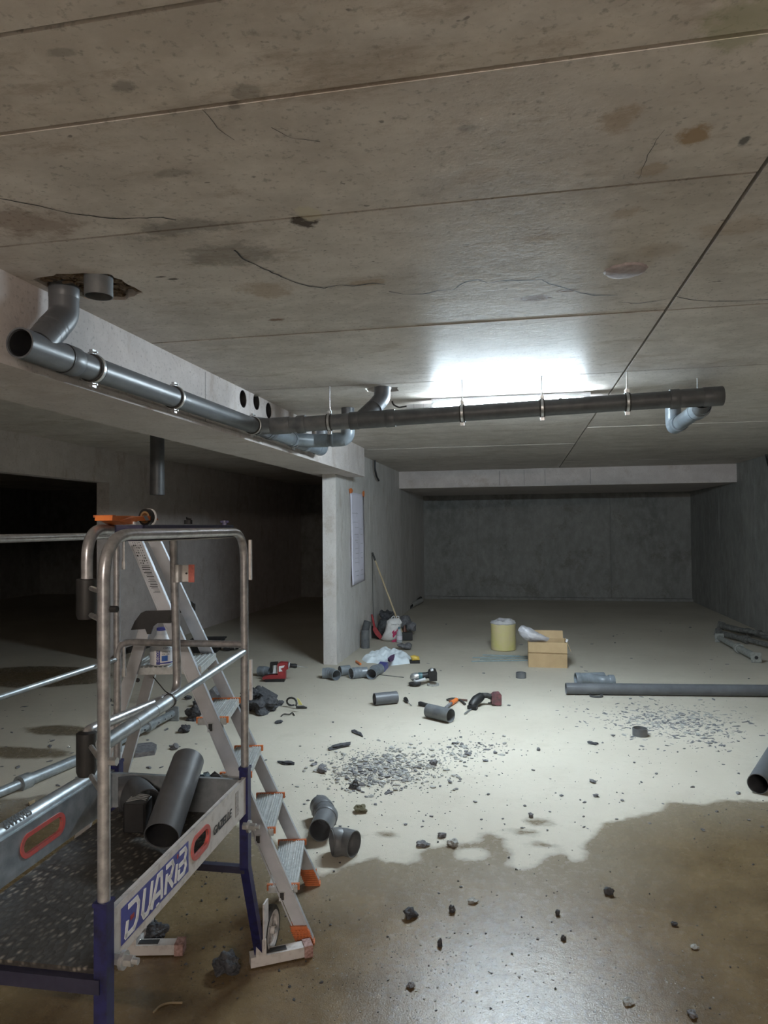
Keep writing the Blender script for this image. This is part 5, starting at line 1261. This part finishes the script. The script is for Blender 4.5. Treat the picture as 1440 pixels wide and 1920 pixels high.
lump(1179, 1884, 16, rockl, 'pale stone at the bottom edge of the wet floor', (1.3, 1, .5), 30)
lump(996, 1533, 9, rock, 'grey pebble beside the round damp spots', (1, 1, 1), 31)
lump(1265, 1736, 9, rockd, 'black crumb at the right of the wet floor', (1.2, 1, .9), 32)
lump(1057, 1764, 8, rockd, 'black upright crumb right of the lamp reflection', (.8, 1, 1.3), 33)
lump(1010, 1408, 7, rock, 'small grey pebble alone right of the rubble patch', (1, 1, .9), 34)
lump(1112, 1468, 10, rock, 'grey pebble on the pale floor nearest the wet edge', (1.2, 1, .6), 35)
lump(1113, 1396, 12, rockd, 'flat dark pebble left of the grey pipe ring', (1.6, 1, .4), 36)
lump(1118, 1494, 9, rock, 'speckled pebble above the wet edge at right', (1.2, 1, .6), 37)
# chunk heap behind the guard rail: separate chunks
for i, (px, py, w_, sq) in enumerate(((487, 1335, 52, (1.25, 1, .55)), (470, 1318, 34, (1.1, 1, .8)), (505, 1334, 24, (1.2, 1, .5)), (462, 1332, 26, (1.1, 1, .6)), (482, 1312, 26, (1, 1, .9)))):
    lump(px, py, w_, rockd, ['biggest chunk of the dark rubble heap right of the stepladder', 'tall chunk at the back left of the dark rubble heap', 'flat chunk at the right of the dark rubble heap', 'chunk half hidden by the guard rail post in the dark heap', 'upper chunk at the back of the dark rubble heap'][i], sq, 40+i, sub=3)
mb = MB(); P = [V(485, 1299, 5.72), V(516, 1317, 5.66), V(509, 1322, 5.66), V(492, 1318, 5.7)]; mb.prism(P, FH*.16+Z*.02)
solo(mb, 'slab_fragment', rockd, 'thin dark slab leaning on the right of the rubble heap', 'rubble', fl(500, 1322), smooth=0)
mb = MB(); P = [V(392, 1295, 5.6), V(398, 1291, 5.6), V(408, 1304, 5.6), V(418, 1303, 5.6), V(420, 1318, 5.6), V(396, 1322, 5.6)]; mb.prism(P, FH*.12)
solo(mb, 'slab_fragment', rock, 'angular grey fragment seen between the stepladder rails', 'rubble', fl(405, 1322), smooth=0)
# bent pipe clip with a yellow sliver, bent wire
t = thing('open_clamp', 'open dark pipe clamp on the floor right of the rubble heap', 'clamp', fl(546, 1326))
c = onz(546, 1319, .045); mb = MB(); pts = [c+RH*.045*math.cos(a*.5)+Z*.040*math.sin(a*.5)+FH*.01*a for a in range(-1, 11)]; mb.sweep(pts, .008, 8); mb.build('ring', rubber, t)
mb = MB(); mb.sweep([c+RH*.04-Z*.03, c+RH*.10-Z*.03, c+RH*.13-Z*.036], [.010, .012, .006], 8); mb.build('lug', rubber, t)
mb = MB(); mb.prism([V(557, 1309, 5.62), V(561, 1312, 5.62), V(567, 1322, 5.62), V(560, 1322, 5.62)], FH*.012); solo(mb, 'yellow_wedge', mat('pale_yellow', (.70, .64, .22), (.60, .54, .20), .6), 'pale yellow wedge stuck upright beside the open clamp', 'wedge', fl(563, 1323), smooth=0)
mb = MB(); mb.sweep(fillet([onz(527, 1343, .006), onz(532, 1338, .008), onz(543, 1340, .012), onz(548, 1335, .01), onz(552, 1341, .006)], .03), .005, 6); solo(mb, 'bent_wire', rubber, 'bent dark wire on the floor below the open clamp', 'wire', fl(540, 1341))
mb = MB(); mb.sweep(fillet([onz(288, 1898, .003), onz(300, 1885, .004), onz(318, 1880, .003), onz(342, 1880, .003)], .05), .0035, 6); solo(mb, 'twig', wood, 'pale curved twig on the floor below the work platform', 'twig', fl(310, 1885))
mb = MB(); mb.prism([fl(53, 1508)+Z*.001, fl(66, 1503)+Z*.001, fl(66, 1509)+Z*.001, fl(56, 1513)+Z*.001], Z*.012); solo(mb, 'wood_chip', wood, 'pale wood chip on the floor at the left edge', 'chip', fl(60, 1508), smooth=0)

# scattered chips and grit: nobody could count these
def scatter(name, label, m, pts, lo, hi, sq, pr):
    mb = MB(); rg = random.Random(len(pts))
    for i, (px, py) in enumerate(pts):
        p = fl(px, py)
        if p.y > 14 or p.y < .3: continue
        r = lo*(hi/lo)**(rg.random()**pr); s = (sq[0]*rg.uniform(.7, 1.4), sq[1]*rg.uniform(.7, 1.3), sq[2]*rg.uniform(.6, 1.3))
        mb.rock((p.x, p.y, r*s[2]*.5), r, s, i*3+len(pts), 1 if r > .006 else 1, .5)
    return solo(mb, name, m, label, 'debris', fl(*pts[0]), kind='stuff', smooth=0)
def cloud(n, cx, cy, sx, sy, seed):
    rg = random.Random(seed); return [(rg.gauss(cx, sx), rg.gauss(cy, sy)) for _ in range(n)]
def uni(n, x0, x1, y0, y1, seed):
    rg = random.Random(seed); return [(rg.uniform(x0, x1), y0+(y1-y0)*rg.random()) for _ in range(n)]
scatter('rubble_patch', 'patch of crushed grey concrete in the middle of the floor', rockl, cloud(1500, 715, 1442, 50, 18, 1)+cloud(260, 800, 1425, 60, 14, 2)+cloud(120, 880, 1405, 35, 10, 3), .003, .017, (1.1, 1, .55), 2.6)
scatter('rubble_patch', 'darker chips mixed in the crushed concrete patch in the middle', rock, cloud(380, 705, 1447, 48, 18, 4)+cloud(90, 890, 1400, 30, 12, 5), .003, .022, (1.2, 1, .6), 3.4)
scatter('shaving_patch', 'patch of thin grey shavings in front of the long pipe', rock, cloud(420, 1280, 1355, 62, 17, 6)+cloud(160, 1180, 1340, 50, 16, 7)+cloud(60, 1320, 1385, 40, 12, 20), .004, .016, (1.9, .8, .22), 2.0)
scatter('shaving_patch', 'pale dust flakes in the patch before the long pipe', rockl, cloud(420, 1270, 1352, 58, 14, 8), .004, .016, (1.7, .9, .2), 2.0)
scatter('dark_crumbs', 'small dark crumbs strewn over the wet floor', rockd, uni(420, 330, 1440, 1560, 1915, 9)+uni(220, 330, 620, 1580, 1860, 21)+cloud(60, 395, 1640, 25, 14, 22), .0012, .006, (1.1, 1, .7), 3.2)
scatter('pale_crumbs', 'small pale glinting crumbs strewn over the wet floor', rockl, cloud(300, 860, 1810, 130, 55, 10)+uni(160, 600, 1440, 1700, 1915, 11)+cloud(60, 1260, 1830, 60, 30, 23), .0012, .0036, (1.2, 1, .6), 2.2)
scatter('floor_crumbs', 'small crumbs strewn over the pale dry floor', rock, uni(330, 560, 1440, 1380, 1560, 12)+uni(160, 560, 1440, 1270, 1400, 13)+cloud(180, 720, 1470, 140, 35, 14)+cloud(70, 1230, 1400, 130, 22, 24), .002, .010, (1.3, 1, .6), 2.6)
scatter('far_crumbs', 'small crumbs strewn over the far part of the floor', rock, uni(70, 800, 1420, 1150, 1270, 15)+uni(90, 0, 420, 1300, 1520, 16), .004, .016, (1.8, 1, .4), 2.0)
